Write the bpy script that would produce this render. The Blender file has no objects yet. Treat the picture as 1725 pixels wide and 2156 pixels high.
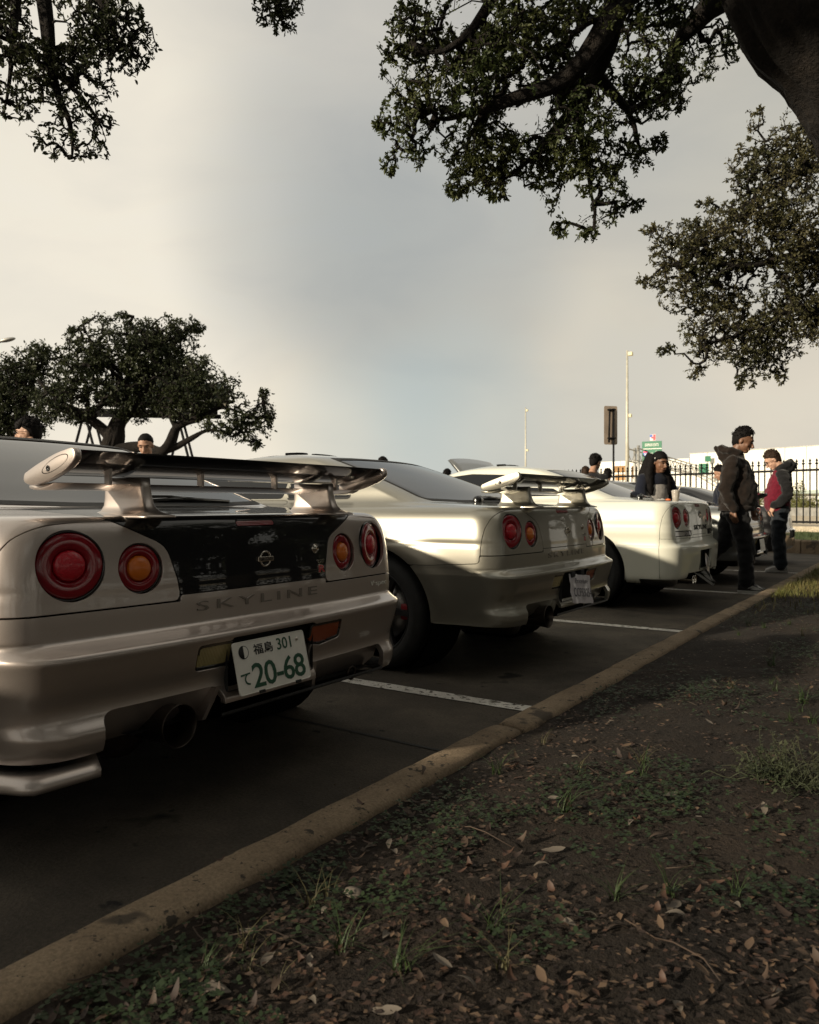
import bpy, bmesh, math, random
import numpy as np
from mathutils import Vector, Matrix, noise as mnoise
R = math.radians
rng = np.random.default_rng(7)
random.seed(7)
scene = bpy.context.scene
col = scene.collection

# ------------------------------------------------------------------ camera
# world axes: +Y runs along the kerb away from the camera, +X is the planted strip, cars stand at -X
CAM_H, YAW, FOC = 0.95, R(34.0), 1640.0 / 1725.0
cam_data = bpy.data.cameras.new('camera'); cam = bpy.data.objects.new('camera', cam_data); col.objects.link(cam)
cam_data.sensor_fit = 'HORIZONTAL'; cam_data.sensor_width = 36.0; cam_data.lens = 36.0 * FOC
cam_data.shift_y = -15.0 / 1725.0
cam_data.clip_start = 0.05; cam_data.clip_end = 3000
cam.location = (0, 0, CAM_H); cam.rotation_euler = (R(90.0), 0, YAW)
cam_data.dof.use_dof = True; cam_data.dof.focus_distance = 3.0; cam_data.dof.aperture_fstop = 9.0
scene.camera = cam

# ------------------------------------------------------------------ light and sky
SUN_EL = R(17.0); SUN_FROM = Vector((-0.42, -0.91, 0)).normalized()
SUN_DIR = Vector((SUN_FROM.x * math.cos(SUN_EL), SUN_FROM.y * math.cos(SUN_EL), math.sin(SUN_EL)))
sun_data = bpy.data.lights.new('sun', 'SUN'); sun = bpy.data.objects.new('sun', sun_data); col.objects.link(sun)
sun_data.energy = 5.0; sun_data.angle = R(1.5); sun_data.color = (1.0, 0.87, 0.67)
sun.rotation_euler = SUN_DIR.to_track_quat('Z', 'Y').to_euler()
sun.location = (-20, -40, 20)
scene.view_settings.view_transform = 'Standard'; scene.view_settings.look = 'None'
scene.view_settings.exposure = 0.16; scene.view_settings.gamma = 1.0
scene.cycles.use_denoising = True
scene.cycles.max_bounces = 6; scene.cycles.transparent_max_bounces = 8
scene.cycles.sample_clamp_indirect = 6.0

world = bpy.data.worlds.new('World'); scene.world = world; world.use_nodes = True
wt = world.node_tree; wt.nodes.clear()
def wn(t, **k):
    n = wt.nodes.new(t)
    for a, b in k.items(): setattr(n, a, b)
    return n
def wl(a, b): wt.links.new(a, b)
sky = wn('ShaderNodeTexSky', sky_type='NISHITA', sun_disc=False)
sky.sun_elevation = SUN_EL; sky.sun_rotation = math.atan2(SUN_DIR.x, SUN_DIR.y)
sky.air_density = 1.2; sky.dust_density = 2.5; sky.ozone_density = 1.5
tc = wn('ShaderNodeTexCoord')
def cloud(scale, loc, sz, detail, rough=0.5, dist=0.0):
    mp = wn('ShaderNodeMapping'); mp.inputs['Scale'].default_value = (scale, scale, scale * sz); mp.inputs['Location'].default_value = loc
    nz = wn('ShaderNodeTexNoise'); nz.inputs['Scale'].default_value = 1.0; nz.inputs['Detail'].default_value = detail
    nz.inputs['Roughness'].default_value = rough; nz.inputs['Distortion'].default_value = dist
    wl(tc.outputs['Generated'], mp.inputs['Vector']); wl(mp.outputs['Vector'], nz.inputs['Vector'])
    return nz.outputs['Fac']
def ramp(inp, stops):
    r = wn('ShaderNodeValToRGB'); e = r.color_ramp.elements
    while len(e) < len(stops): e.new(0.5)
    for el, (p, c_) in zip(e, stops): el.position = p; el.color = (*c_, 1)
    r.color_ramp.interpolation = 'B_SPLINE'
    wl(inp, r.inputs['Fac']); return r.outputs['Color']
def wmix(fac, a, b, blend='MIX'):
    m = wn('ShaderNodeMix', data_type='RGBA', blend_type=blend)
    if isinstance(fac, float): m.inputs['Factor'].default_value = fac
    else: wl(fac, m.inputs['Factor'])
    for s, v in ((m.inputs[6], a), (m.inputs[7], b)):
        if isinstance(v, tuple): s.default_value = (*v, 1)
        else: wl(v, s)
    return m.outputs[2]
c1 = cloud(1.3, (7.2, 3.1, 11.4), 1.7, 2.5, 0.42, 0.25)
c3 = cloud(2.0, (1.2, 6.6, 2.0), 2.6, 2.0, 0.4, 0.4)
lit = ramp(c1, [(0.30, (.43, .435, .41)), (0.50, (.555, .535, .47)), (0.70, (.73, .67, .57))])
tint = ramp(c3, [(0.38, (0.95, 0.965, 0.975)), (0.62, (1.0, .97, .93))])
cl = wmix(1.0, lit, tint, 'MULTIPLY')
# soft cloud banks seen in the photograph, each a direction with a feathered, noise-warped outline
wv = wn('ShaderNodeTexNoise'); wv.inputs['Scale'].default_value = 2.6; wv.inputs['Detail'].default_value = 2; wv.inputs['Roughness'].default_value = .45
wl(tc.outputs['Generated'], wv.inputs['Vector'])
w1 = wn('ShaderNodeVectorMath', operation='SUBTRACT'); wl(wv.outputs['Color'], w1.inputs[0]); w1.inputs[1].default_value = (.5, .5, .5)
w2 = wn('ShaderNodeVectorMath', operation='MULTIPLY_ADD'); wl(w1.outputs[0], w2.inputs[0]); w2.inputs[1].default_value = (.10, .10, .07); wl(tc.outputs['Generated'], w2.inputs[2])
w3 = wn('ShaderNodeVectorMath', operation='NORMALIZE'); wl(w2.outputs[0], w3.inputs[0])
def bank(base_c, px, py, a_in, a_out, colour, amount):
    lat, up = (px - 862.5) / 1640, (1063 - py) / 1640
    d_ = Vector((lat * math.cos(YAW) - math.sin(YAW), lat * math.sin(YAW) + math.cos(YAW), up)).normalized()
    dt = wn('ShaderNodeVectorMath', operation='DOT_PRODUCT'); wl(w3.outputs[0], dt.inputs[0]); dt.inputs[1].default_value = d_
    mr = wn('ShaderNodeMapRange', interpolation_type='SMOOTHSTEP'); wl(dt.outputs['Value'], mr.inputs['Value'])
    mr.inputs['From Min'].default_value = math.cos(R(a_out)); mr.inputs['From Max'].default_value = math.cos(R(a_in)); mr.inputs['To Max'].default_value = amount
    return wmix(mr.outputs['Result'], base_c, colour)
cl = bank(cl, 300, 640, 0, 30, (.88, .81, .68), .9)
cl = bank(cl, 330, 250, 0, 26, (.76, .715, .62), .6)
cl = bank(cl, 800, 800, 0, 12, (.70, .64, .52), .6)
cl = bank(cl, 1150, 780, 0, 13, (.66, .60, .49), .5)
cl = bank(cl, 1000, 120, 0, 18, (.46, .45, .43), .4)
cl = bank(cl, 680, 490, 0, 13, (.33, .355, .36), .62)
cl = bank(cl, 900, 560, 0, 13, (.34, .365, .365), .62)
cl = bank(cl, 740, -30, 0, 14, (.43, .43, .41), .4)
wisp = ramp(cloud(4.2, (2.2, 9.1, 4.4), 2.4, 5.0, 0.52, 0.5), [(0.30, (.89, .90, .92)), (0.70, (1.07, 1.055, 1.03))])
cl = wmix(1.0, cl, wisp, 'MULTIPLY')
skyl = wmix(1.0, cl, (10.0, 10.0, 10.0), 'MULTIPLY')
c2 = cloud(1.1, (8.3, 2.2, 5.1), 2.4, 2.0, 0.4, 0.2)
gap = ramp(c2, [(0.26, (0.5,) * 3), (0.36, (1,) * 3)])
skyc = wmix(gap, sky.outputs['Color'], skyl)
skyc = bank(skyc, 820, 925, 0, 9, (3.6, 4.6, 4.9), .34)
skyc = bank(skyc, 990, 885, 0, 9, (3.6, 4.6, 4.9), .36)
skyc = bank(skyc, 1340, 880, 0, 8, (4.5, 4.8, 4.65), .3)
bg = wn('ShaderNodeBackground'); bg.inputs['Strength'].default_value = 0.1
wl(skyc, bg.inputs['Color'])
out = wn('ShaderNodeOutputWorld'); wl(bg.outputs[0], out.inputs['Surface'])

# ------------------------------------------------------------------ materials
MATS = {}
def _mat(name):
    m = bpy.data.materials.new(name); m.use_nodes = True; MATS[name] = m
    return m, m.node_tree, m.node_tree.nodes['Principled BSDF']
def mat(name, color, rough=0.6, metal=0.0, coat=0.0, coat_r=0.03, spec=0.5, ior=None, var=0.0, vscale=8.0, bump=0.0, bscale=60.0,
        color2=None, detail=4.0, trans=0.0, sheen=0.0, rvar=0.0, alpha=1.0, gen=False, subsurf=0.0, dist=0.01):
    m, nt, b = _mat(name)
    b.inputs['Base Color'].default_value = (*color, 1); b.inputs['Roughness'].default_value = rough
    b.inputs['Metallic'].default_value = metal; b.inputs['Coat Weight'].default_value = coat; b.inputs['Coat Roughness'].default_value = coat_r
    b.inputs['Specular IOR Level'].default_value = spec
    if ior: b.inputs['IOR'].default_value = ior
    b.inputs['Transmission Weight'].default_value = trans
    b.inputs['Sheen Weight'].default_value = sheen
    b.inputs['Subsurface Weight'].default_value = subsurf
    tcn = nt.nodes.new('ShaderNodeTexCoord')
    def nz(sc, det):
        n = nt.nodes.new('ShaderNodeTexNoise'); n.inputs['Scale'].default_value = sc; n.inputs['Detail'].default_value = det
        nt.links.new(tcn.outputs['Object'], n.inputs['Vector']); return n
    if var or color2:
        n = nz(vscale, detail)
        mx = nt.nodes.new('ShaderNodeMix'); mx.data_type = 'RGBA'
        c2_ = color2 if color2 else tuple(x * (1 - var) for x in color)
        c1_ = color if color2 else tuple(min(1, x * (1 + var)) for x in color)
        rp = nt.nodes.new('ShaderNodeMapRange'); rp.inputs['From Min'].default_value = 0.35; rp.inputs['From Max'].default_value = 0.65
        nt.links.new(n.outputs['Fac'], rp.inputs['Value'])
        nt.links.new(rp.outputs['Result'], mx.inputs['Factor'])
        mx.inputs[6].default_value = (*c1_, 1); mx.inputs[7].default_value = (*c2_, 1)
        nt.links.new(mx.outputs[2], b.inputs['Base Color'])
    if rvar:
        n = nz(vscale * 1.7, 5)
        rp = nt.nodes.new('ShaderNodeMapRange'); rp.inputs['To Min'].default_value = max(0, rough - rvar); rp.inputs['To Max'].default_value = min(1, rough + rvar)
        rp.inputs['From Min'].default_value = 0.3; rp.inputs['From Max'].default_value = 0.7
        nt.links.new(n.outputs['Fac'], rp.inputs['Value']); nt.links.new(rp.outputs['Result'], b.inputs['Roughness'])
    if bump:
        n = nz(bscale, 3); bp = nt.nodes.new('ShaderNodeBump'); bp.inputs['Strength'].default_value = bump; bp.inputs['Distance'].default_value = dist
        nt.links.new(n.outputs['Fac'], bp.inputs['Height']); nt.links.new(bp.outputs['Normal'], b.inputs['Normal'])
    return m
def paint(name, color, metal=0.75, rough=0.33):
    m = mat(name, color, rough, metal, coat=1.0, coat_r=0.02, var=0.06, vscale=900, detail=1, dist=0.001)
    nt = m.node_tree; b = nt.nodes['Principled BSDF']
    # faint dust film: rougher clear coat in soft patches
    tcn = nt.nodes.new('ShaderNodeTexCoord'); n = nt.nodes.new('ShaderNodeTexNoise'); n.inputs['Scale'].default_value = 5; n.inputs['Detail'].default_value = 6
    nt.links.new(tcn.outputs['Object'], n.inputs['Vector'])
    rp = nt.nodes.new('ShaderNodeMapRange'); rp.inputs['From Min'].default_value = 0.4; rp.inputs['From Max'].default_value = 0.75
    rp.inputs['To Min'].default_value = 0.015; rp.inputs['To Max'].default_value = 0.09
    nt.links.new(n.outputs['Fac'], rp.inputs['Value']); nt.links.new(rp.outputs['Result'], b.inputs['Coat Roughness'])
    return m

# ------------------------------------------------------------------ helpers
def tag(o, label=None, cat=None, group=None, kind=None):
    if label: o['label'] = label
    if cat: o['category'] = cat
    if group: o['group'] = group
    if kind: o['kind'] = kind
    return o
def empty(name, loc=(0, 0, 0), rz=0.0, parent=None):
    o = bpy.data.objects.new(name, None); col.objects.link(o)
    o.location = loc; o.rotation_euler = (0, 0, rz); o.empty_display_size = 0.2
    if parent: o.parent = parent
    return o
def mesh_obj(name, V, F, m=None, parent=None, smooth=False, normals=None, loc=None, rot=None):
    me = bpy.data.meshes.new(name); me.from_pydata([tuple(map(float, v)) for v in V], [], [tuple(map(int, f)) for f in F])
    if smooth: me.polygons.foreach_set('use_smooth', [True] * len(me.polygons))
    if normals is not None: me.normals_split_custom_set_from_vertices([tuple(map(float, n)) for n in normals])
    if m: me.materials.append(m if not isinstance(m, str) else MATS[m])
    me.update()
    return link(name, me, parent, loc, rot)
def link(name, me, parent=None, loc=None, rot=None):
    o = bpy.data.objects.new(name, me); col.objects.link(o)
    if parent: o.parent = parent
    if loc is not None: o.location = loc
    if rot is not None: o.rotation_euler = rot
    return o
class MB:
    """collects shapes, builds one mesh object; faces remember a material index"""
    def __init__(s): s.V = []; s.F = []; s.S = []; s.M = []; s.mi = 0
    def add(s, V, F, smooth=False):
        o = len(s.V); s.V += [tuple(map(float, v)) for v in V]; s.F += [tuple(int(i) + o for i in f) for f in F]
        s.S += [smooth] * len(F); s.M += [s.mi] * len(F); return s
    def box(s, lo, hi, mtx=None):
        x0, y0, z0 = lo; x1, y1, z1 = hi
        V = [(x0, y0, z0), (x1, y0, z0), (x1, y1, z0), (x0, y1, z0), (x0, y0, z1), (x1, y0, z1), (x1, y1, z1), (x0, y1, z1)]
        if mtx is not None: V = [mtx @ Vector(v) for v in V]
        return s.add(V, [(0, 3, 2, 1), (4, 5, 6, 7), (0, 1, 5, 4), (1, 2, 6, 5), (2, 3, 7, 6), (3, 0, 4, 7)])
    def bbox(s, lo, hi, b=0.004, mtx=None):
        """box with chamfered edges"""
        bm = bmesh.new(); bmesh.ops.create_cube(bm, size=1.0)
        lo = Vector(lo); hi = Vector(hi)
        for v in bm.verts: v.co = Vector([(lo[i] + hi[i]) / 2 + v.co[i] * (hi[i] - lo[i]) for i in range(3)])
        bmesh.ops.bevel(bm, geom=list(bm.edges), offset=b, segments=2, profile=0.5, affect='EDGES')
        bm.verts.index_update()
        V = [v.co.copy() if mtx is None else mtx @ v.co for v in bm.verts]; F = [[v.index for v in f.verts] for f in bm.faces]
        bm.free(); return s.add(V, F)
    def tube(s, pts, rad, n=8, caps=True, smooth=True, flat=1.0):
        pts = [Vector(p) for p in pts]; k = len(pts)
        if not hasattr(rad, '__len__'): rad = [rad] * k
        V = []; F = []; up = None
        for i, p in enumerate(pts):
            t = (pts[min(i + 1, k - 1)] - pts[max(i - 1, 0)])
            t = t.normalized() if t.length > 1e-9 else Vector((0, 0, 1))
            if up is None: up = t.orthogonal().normalized()
            up = (up - t * up.dot(t)); up = up.normalized() if up.length > 1e-6 else t.orthogonal().normalized()
            w = t.cross(up)
            for j in range(n):
                a = 2 * math.pi * j / n
                V.append(p + up * math.cos(a) * rad[i] * flat + w * math.sin(a) * rad[i])
        for i in range(k - 1):
            for j in range(n):
                F.append((i * n + j, i * n + (j + 1) % n, (i + 1) * n + (j + 1) % n, (i + 1) * n + j))
        if caps: F.append(tuple(range(n - 1, -1, -1))); F.append(tuple((k - 1) * n + j for j in range(n)))
        return s.add(V, F, smooth)
    def loft(s, rings, smooth=True, caps=True, closed=True):
        n = len(rings[0]); V = [p for r in rings for p in r]; F = []
        for i in range(len(rings) - 1):
            for j in range(n if closed else n - 1):
                F.append((i * n + j, i * n + (j + 1) % n, (i + 1) * n + (j + 1) % n, (i + 1) * n + j))
        if caps: F.append(tuple(range(n - 1, -1, -1))); F.append(tuple((len(rings) - 1) * n + j for j in range(n)))
        return s.add(V, F, smooth)
    def lathe(s, prof, n=32, mtx=None, smooth=True):
        """prof: (radius, height) around local +Z"""
        V = []; F = []
        for r_, h in prof:
            for j in range(n):
                a = 2 * math.pi * j / n; v = Vector((r_ * math.cos(a), r_ * math.sin(a), h)); V.append(v if mtx is None else mtx @ v)
        for i in range(len(prof) - 1):
            for j in range(n): F.append((i * n + j, i * n + (j + 1) % n, (i + 1) * n + (j + 1) % n, (i + 1) * n + j))
        return s.add(V, F, smooth)
    def ell(s, c, r_, n=16, m=10, mtx=None):
        V = []; F = []
        for i in range(m + 1):
            p = math.pi * i / m
            for j in range(n):
                a = 2 * math.pi * j / n
                v = Vector((r_[0] * math.sin(p) * math.cos(a), r_[1] * math.sin(p) * math.sin(a), r_[2] * math.cos(p)))
                if mtx is not None: v = mtx @ v
                V.append(v + Vector(c))
        for i in range(m):
            for j in range(n): F.append((i * n + j, (i + 1) * n + j, (i + 1) * n + (j + 1) % n, i * n + (j + 1) % n))
        return s.add(V, F, True)
    def build(s, name, m, parent=None, loc=None, rot=None):
        o = mesh_obj(name, s.V, s.F, None, parent, loc=loc, rot=rot)
        o.data.polygons.foreach_set('use_smooth', s.S)
        ms = m if isinstance(m, (list, tuple)) else [m]
        for q in ms: o.data.materials.append(MATS[q] if isinstance(q, str) else q)
        if len(ms) > 1: o.data.polygons.foreach_set('material_index', s.M)
        o.data.update(); return o
def rounded(poly, r_, seg=4):
    """round the corners of a 2-D polygon"""
    out_ = []; n = len(poly)
    for i in range(n):
        p0, p1, p2 = (Vector(poly[(i - 1) % n]), Vector(poly[i]), Vector(poly[(i + 1) % n]))
        a, b = (p0 - p1), (p2 - p1); ra = min(r_, a.length * .48, b.length * .48)
        A = p1 + a.normalized() * ra; B = p1 + b.normalized() * ra
        for k in range(seg + 1):
            t = k / seg; out_.append(tuple(A * (1 - t) ** 2 + p1 * 2 * t * (1 - t) + B * t * t))
    return out_
def sd_poly(px, py, poly):
    """signed distance (negative inside) to polygon, numpy arrays"""
    px = np.asarray(px, float); py = np.asarray(py, float)
    d = np.full(px.shape, 1e9); inside = np.zeros(px.shape, bool); n = len(poly)
    for i in range(n):
        ax, ay = poly[i]; bx, by = poly[(i + 1) % n]
        ex, ey = bx - ax, by - ay; wx, wy = px - ax, py - ay
        t = np.clip((wx * ex + wy * ey) / (ex * ex + ey * ey + 1e-12), 0, 1)
        d = np.minimum(d, (wx - ex * t) ** 2 + (wy - ey * t) ** 2)
        c_ = ((ay > py) != (by > py)) & (px < (bx - ax) * (py - ay) / (by - ay + 1e-12) + ax)
        inside ^= c_
    d = np.sqrt(d); return np.where(inside, -d, d)
def text_mesh(body, size=1.0, extrude=0.0, bevel=0.0, align='CENTER', sx=1.0, spacing=1.0, shear=0.0, offset=0.0, res=3):
    cu = bpy.data.curves.new('t', 'FONT'); cu.body = body; cu.size = size; cu.extrude = extrude; cu.bevel_depth = bevel
    cu.align_x = align; cu.align_y = 'CENTER'; cu.space_character = spacing; cu.shear = shear; cu.offset = offset; cu.resolution_u = res
    o = bpy.data.objects.new('t', cu); col.objects.link(o)
    dg = bpy.context.evaluated_depsgraph_get(); me = bpy.data.meshes.new_from_object(o.evaluated_get(dg))
    V = [(v.co.x * sx, v.co.y, v.co.z) for v in me.vertices]; F = [tuple(p.vertices) for p in me.polygons]
    bpy.data.objects.remove(o); bpy.data.curves.remove(cu); bpy.data.meshes.remove(me)
    return V, F
def remesh(mb, name, m, parent=None, voxel=0.012, smooth_it=4, disp=0.0, dscale=6.0, dec=None):
    """weld overlapping shapes into one continuous skin"""
    o = mb.build(name, m, parent)
    md = o.modifiers.new('r', 'REMESH'); md.mode = 'VOXEL'; md.voxel_size = voxel
    sm = o.modifiers.new('s', 'SMOOTH'); sm.iterations = smooth_it; sm.factor = 0.5
    dg = bpy.context.evaluated_depsgraph_get(); me = bpy.data.meshes.new_from_object(o.evaluated_get(dg))
    o.modifiers.clear(); old = o.data; o.data = me; bpy.data.meshes.remove(old)
    if disp:
        n = len(me.vertices)
        co = np.zeros(n * 3); me.vertices.foreach_get('co', co); co = co.reshape(-1, 3)
        no = np.array([v.normal[:] for v in me.vertices])
        for i in range(n):
            p = Vector(co[i]) * dscale
            f_ = mnoise.noise(Vector((p.x + 0.6 * p.y, p.y, p.z * 1.7))) + 0.5 * mnoise.noise(p * 2.3)
            co[i] += no[i] * disp * f_
        me.vertices.foreach_set('co', co.ravel())
    me.polygons.foreach_set('use_smooth', [True] * len(me.polygons))
    if not len(me.materials): me.materials.append(MATS[m] if isinstance(m, str) else m)
    me.update(); return o
def copy_tree(o, parent=None):
    c_ = o.copy(); col.objects.link(c_); c_.parent = parent
    for ch in o.children: copy_tree(ch, c_)
    return c_
CY, SY = math.cos(YAW), math.sin(YAW)
def at(px, py, d):
    """world point seen at photograph position (on the 1725-wide scale) at a depth in metres"""
    lat = (px - 862.5) / 1640.0 * d; z = CAM_H + (1063.0 - py) / 1640.0 * d
    return Vector((lat * CY - d * SY, lat * SY + d * CY, z))
def smoothstep(a, b, x):
    t = np.clip((np.asarray(x, float) - a) / (b - a), 0, 1); return t * t * (3 - 2 * t)
def pchip(xs, ys, xq):
    xs = np.asarray(xs, float); ys = np.asarray(ys, float); h = np.diff(xs); dl = np.diff(ys) / h
    m = np.zeros(len(xs)); m[0] = dl[0]; m[-1] = dl[-1]
    for i in range(1, len(xs) - 1):
        if dl[i - 1] * dl[i] > 0:
            w1 = 2 * h[i] + h[i - 1]; w2 = h[i] + 2 * h[i - 1]; m[i] = (w1 + w2) / (w1 / dl[i - 1] + w2 / dl[i])
    k = np.clip(np.searchsorted(xs, xq) - 1, 0, len(h) - 1); t = (xq - xs[k]) / h[k]
    return ((1 + 2 * t) * (1 - t) ** 2 * ys[k] + t * (1 - t) ** 2 * h[k] * m[k] + t * t * (3 - 2 * t) * ys[k + 1] + t * t * (t - 1) * h[k] * m[k + 1])

paint('paint_champagne', (0.52, 0.455, 0.415), .85, .38); paint('paint_jade', (0.35, 0.335, 0.285), .85, .38); paint('letter_shade', (.25, .225, .20), .7, .42); paint('paint_white', (0.72, 0.72, 0.62), 0.0, 0.4)  # letter paint darkened to stand for shade in the debossed lettering
mat('carbon_gloss', (0.008, 0.008, 0.009), .35, spec=.1, coat=1, coat_r=.02, var=.4, vscale=350); mat('carbon_matt', (0.012, 0.012, 0.012), .45)
mat('black_gloss', (0.008, 0.008, 0.008), .2, coat=.6); mat('black_matt', (0.012, 0.012, 0.012), .8); mat('void', (0.004, 0.004, 0.004), .95, spec=.1)
mat('rubber', (0.014, 0.014, 0.014), .75, var=.2, vscale=30, bump=.2, bscale=150); mat('rim_dark', (0.03, 0.03, 0.032), .35, .7); mat('steel', (.35, .34, .33), .35, .9)
mat('caliper_red', (.30, .012, .018), .5); mat('exhaust_steel', (.055, .045, .038), .35, .9, var=.3, vscale=14)
mat('chrome', (.62, .58, .52), .12, 1.0); mat('badge_red', (.45, .02, .03), .3, coat=.8)
mat('glass_dark', (0.012, 0.013, 0.015), .02, ior=1.48, spec=.5)
mat('lens_red', (.24, .004, .013), .12, coat=.35, coat_r=.01, ior=1.55); mat('lens_red_bright', (.50, .007, .022), .25, coat=.5, coat_r=.01, bump=.5, bscale=240, dist=.003)
mat('lens_amber', (.70, .17, .012), .25, coat=.5, coat_r=.01, bump=.5, bscale=260, dist=.003); mat('lens_red_dull', (.24, .012, .02), .25, coat=1)
mat('plate_white', (.74, .72, .66), .45, var=.05, vscale=20); mat('plate_green', (.012, .07, .035), .5)
def ribbed(name, c, c2, freq, axis):
    m = mat(name, c, .18, coat=1, coat_r=.02); nt = m.node_tree; b = nt.nodes['Principled BSDF']
    t = nt.nodes.new('ShaderNodeTexCoord'); w = nt.nodes.new('ShaderNodeTexWave'); w.bands_direction = axis; w.inputs['Scale'].default_value = freq
    nt.links.new(t.outputs['Object'], w.inputs['Vector']); mx = nt.nodes.new('ShaderNodeMix'); mx.data_type = 'RGBA'
    mx.inputs[6].default_value = (*c, 1); mx.inputs[7].default_value = (*c2, 1); nt.links.new(w.outputs['Fac'], mx.inputs['Factor']); nt.links.new(mx.outputs[2], b.inputs['Base Color'])
    bp = nt.nodes.new('ShaderNodeBump'); bp.inputs['Distance'].default_value = .002; nt.links.new(w.outputs['Fac'], bp.inputs['Height']); nt.links.new(bp.outputs['Normal'], b.inputs['Normal'])
ribbed('lens_reverse', (.50, .42, .20), (.30, .24, .10), 55, 'Y'); ribbed('lens_fog', (.42, .085, .018), (.24, .03, .010), 60, 'Y')

# ------------------------------------------------------------------ car shells
def car_grid(rows, flares, step_body=0.010, step_top=0.03, n=(70, 14, 110, 10, 10), z_top=0.94, drop=None, taper=0.02):
    """rows: (z, xr, hw, bow, rc, xf). Horizontal outlines stacked from sill to roof; returns grid V[row, col, 3] and normals."""
    A = np.array(rows, float)
    seg = np.sqrt((np.diff(A[:, [0, 1, 2]]) ** 2).sum(1)) if False else np.sqrt((np.diff(A[:, 0]) ** 2 + np.diff(A[:, 1]) ** 2 + np.diff(A[:, 2]) ** 2))
    t = np.concatenate([[0], np.cumsum(np.maximum(seg, 1e-4))])
    ts = []
    for i in range(len(seg)):
        st = step_body if A[i, 0] < z_top else step_top
        k = max(1, int(math.ceil(seg[i] / st))); ts += list(t[i] + (t[i + 1] - t[i]) * np.arange(k) / k)
    ts = np.array(ts + [t[-1]])
    Q = np.stack([pchip(t, A[:, c_], ts) for c_ in range(6)], 1)
    n1, n2, n3, n4, n5 = n
    loops = []
    for z, xr, hw, bow, rc, xf in Q:
        rc = min(rc, hw * .6)
        yA = hw - rc; y = np.linspace(0, yA, n1, endpoint=False); rear = np.stack([xr - bow * (y / hw) ** 2, y], 1)
        xA = xr - bow * (yA / hw) ** 2; sl = -2 * bow * yA / hw ** 2
        B = np.array([xA - rc * 1.05 - .02, hw]); Apt = np.array([xA, yA]); k = 0.60
        h1 = Apt + np.array([sl, 1]) / math.hypot(sl, 1) * rc * k; h2 = B + np.array([rc * k, 0])
        tt = np.linspace(0, 1, n2, endpoint=False)[:, None]
        cor = (1 - tt) ** 3 * Apt + 3 * tt * (1 - tt) ** 2 * h1 + 3 * tt ** 2 * (1 - tt) * h2 + tt ** 3 * B
        rf = min(0.28, hw * .6); bf = min(.22, hw * .35); C_ = np.array([xf + rf + bf * .3, hw])
        side = np.stack([np.linspace(B[0], C_[0], n3, endpoint=False), np.full(n3, hw)], 1)
        D = np.array([xf + bf * ((hw - rf) / hw) ** 2, hw - rf]); tt = np.linspace(0, 1, n4, endpoint=False)[:, None]
        h1 = C_ + np.array([-rf * .6, 0]); h2 = D + np.array([0, rf * .55])
        fc = (1 - tt) ** 3 * C_ + 3 * tt * (1 - tt) ** 2 * h1 + 3 * tt ** 2 * (1 - tt) * h2 + tt ** 3 * D
        y = np.linspace(hw - rf, 0, n5 + 1); fr = np.stack([xf + bf * (y / hw) ** 2, y], 1)
        half = np.concatenate([rear, cor, side, fc, fr])
        loops.append(np.column_stack([half, np.full(len(half), z)]))
    V = np.array(loops)
    x, y, z = V[..., 0], V[..., 1], V[..., 2]
    y = y * (1 - taper * smoothstep(-1.1, -0.1, x))
    for (ax, az, ar, amt) in flares:
        r_ = np.hypot(x - ax, z - az); y = y + amt * np.exp(-((r_ - ar) / .085) ** 2) * smoothstep(.55, .8, y) * (1 - smoothstep(.72, .86, z))
    if drop: z = z - drop * np.maximum(0, -3.05 - x) * smoothstep(.45, .9, z)
    V = np.stack([x, y, z], -1)
    mir = V[:, 1:-1][:, ::-1].copy(); mir[..., 1] *= -1
    V = np.concatenate([V, mir], 1)
    du = np.roll(V, -1, 1) - np.roll(V, 1, 1); dv = np.gradient(V, axis=0)
    N = np.cross(du, dv); ln = np.linalg.norm(N, axis=-1, keepdims=True); N = N / np.maximum(ln, 1e-12)
    # orientation: outward at the rear centre is +x
    if N[len(N) // 4, 0, 0] < 0: N = -N
    N[-1] = (0, 0, 1)
    return V, N, Q
PANEL_CACHE = {}
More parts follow.
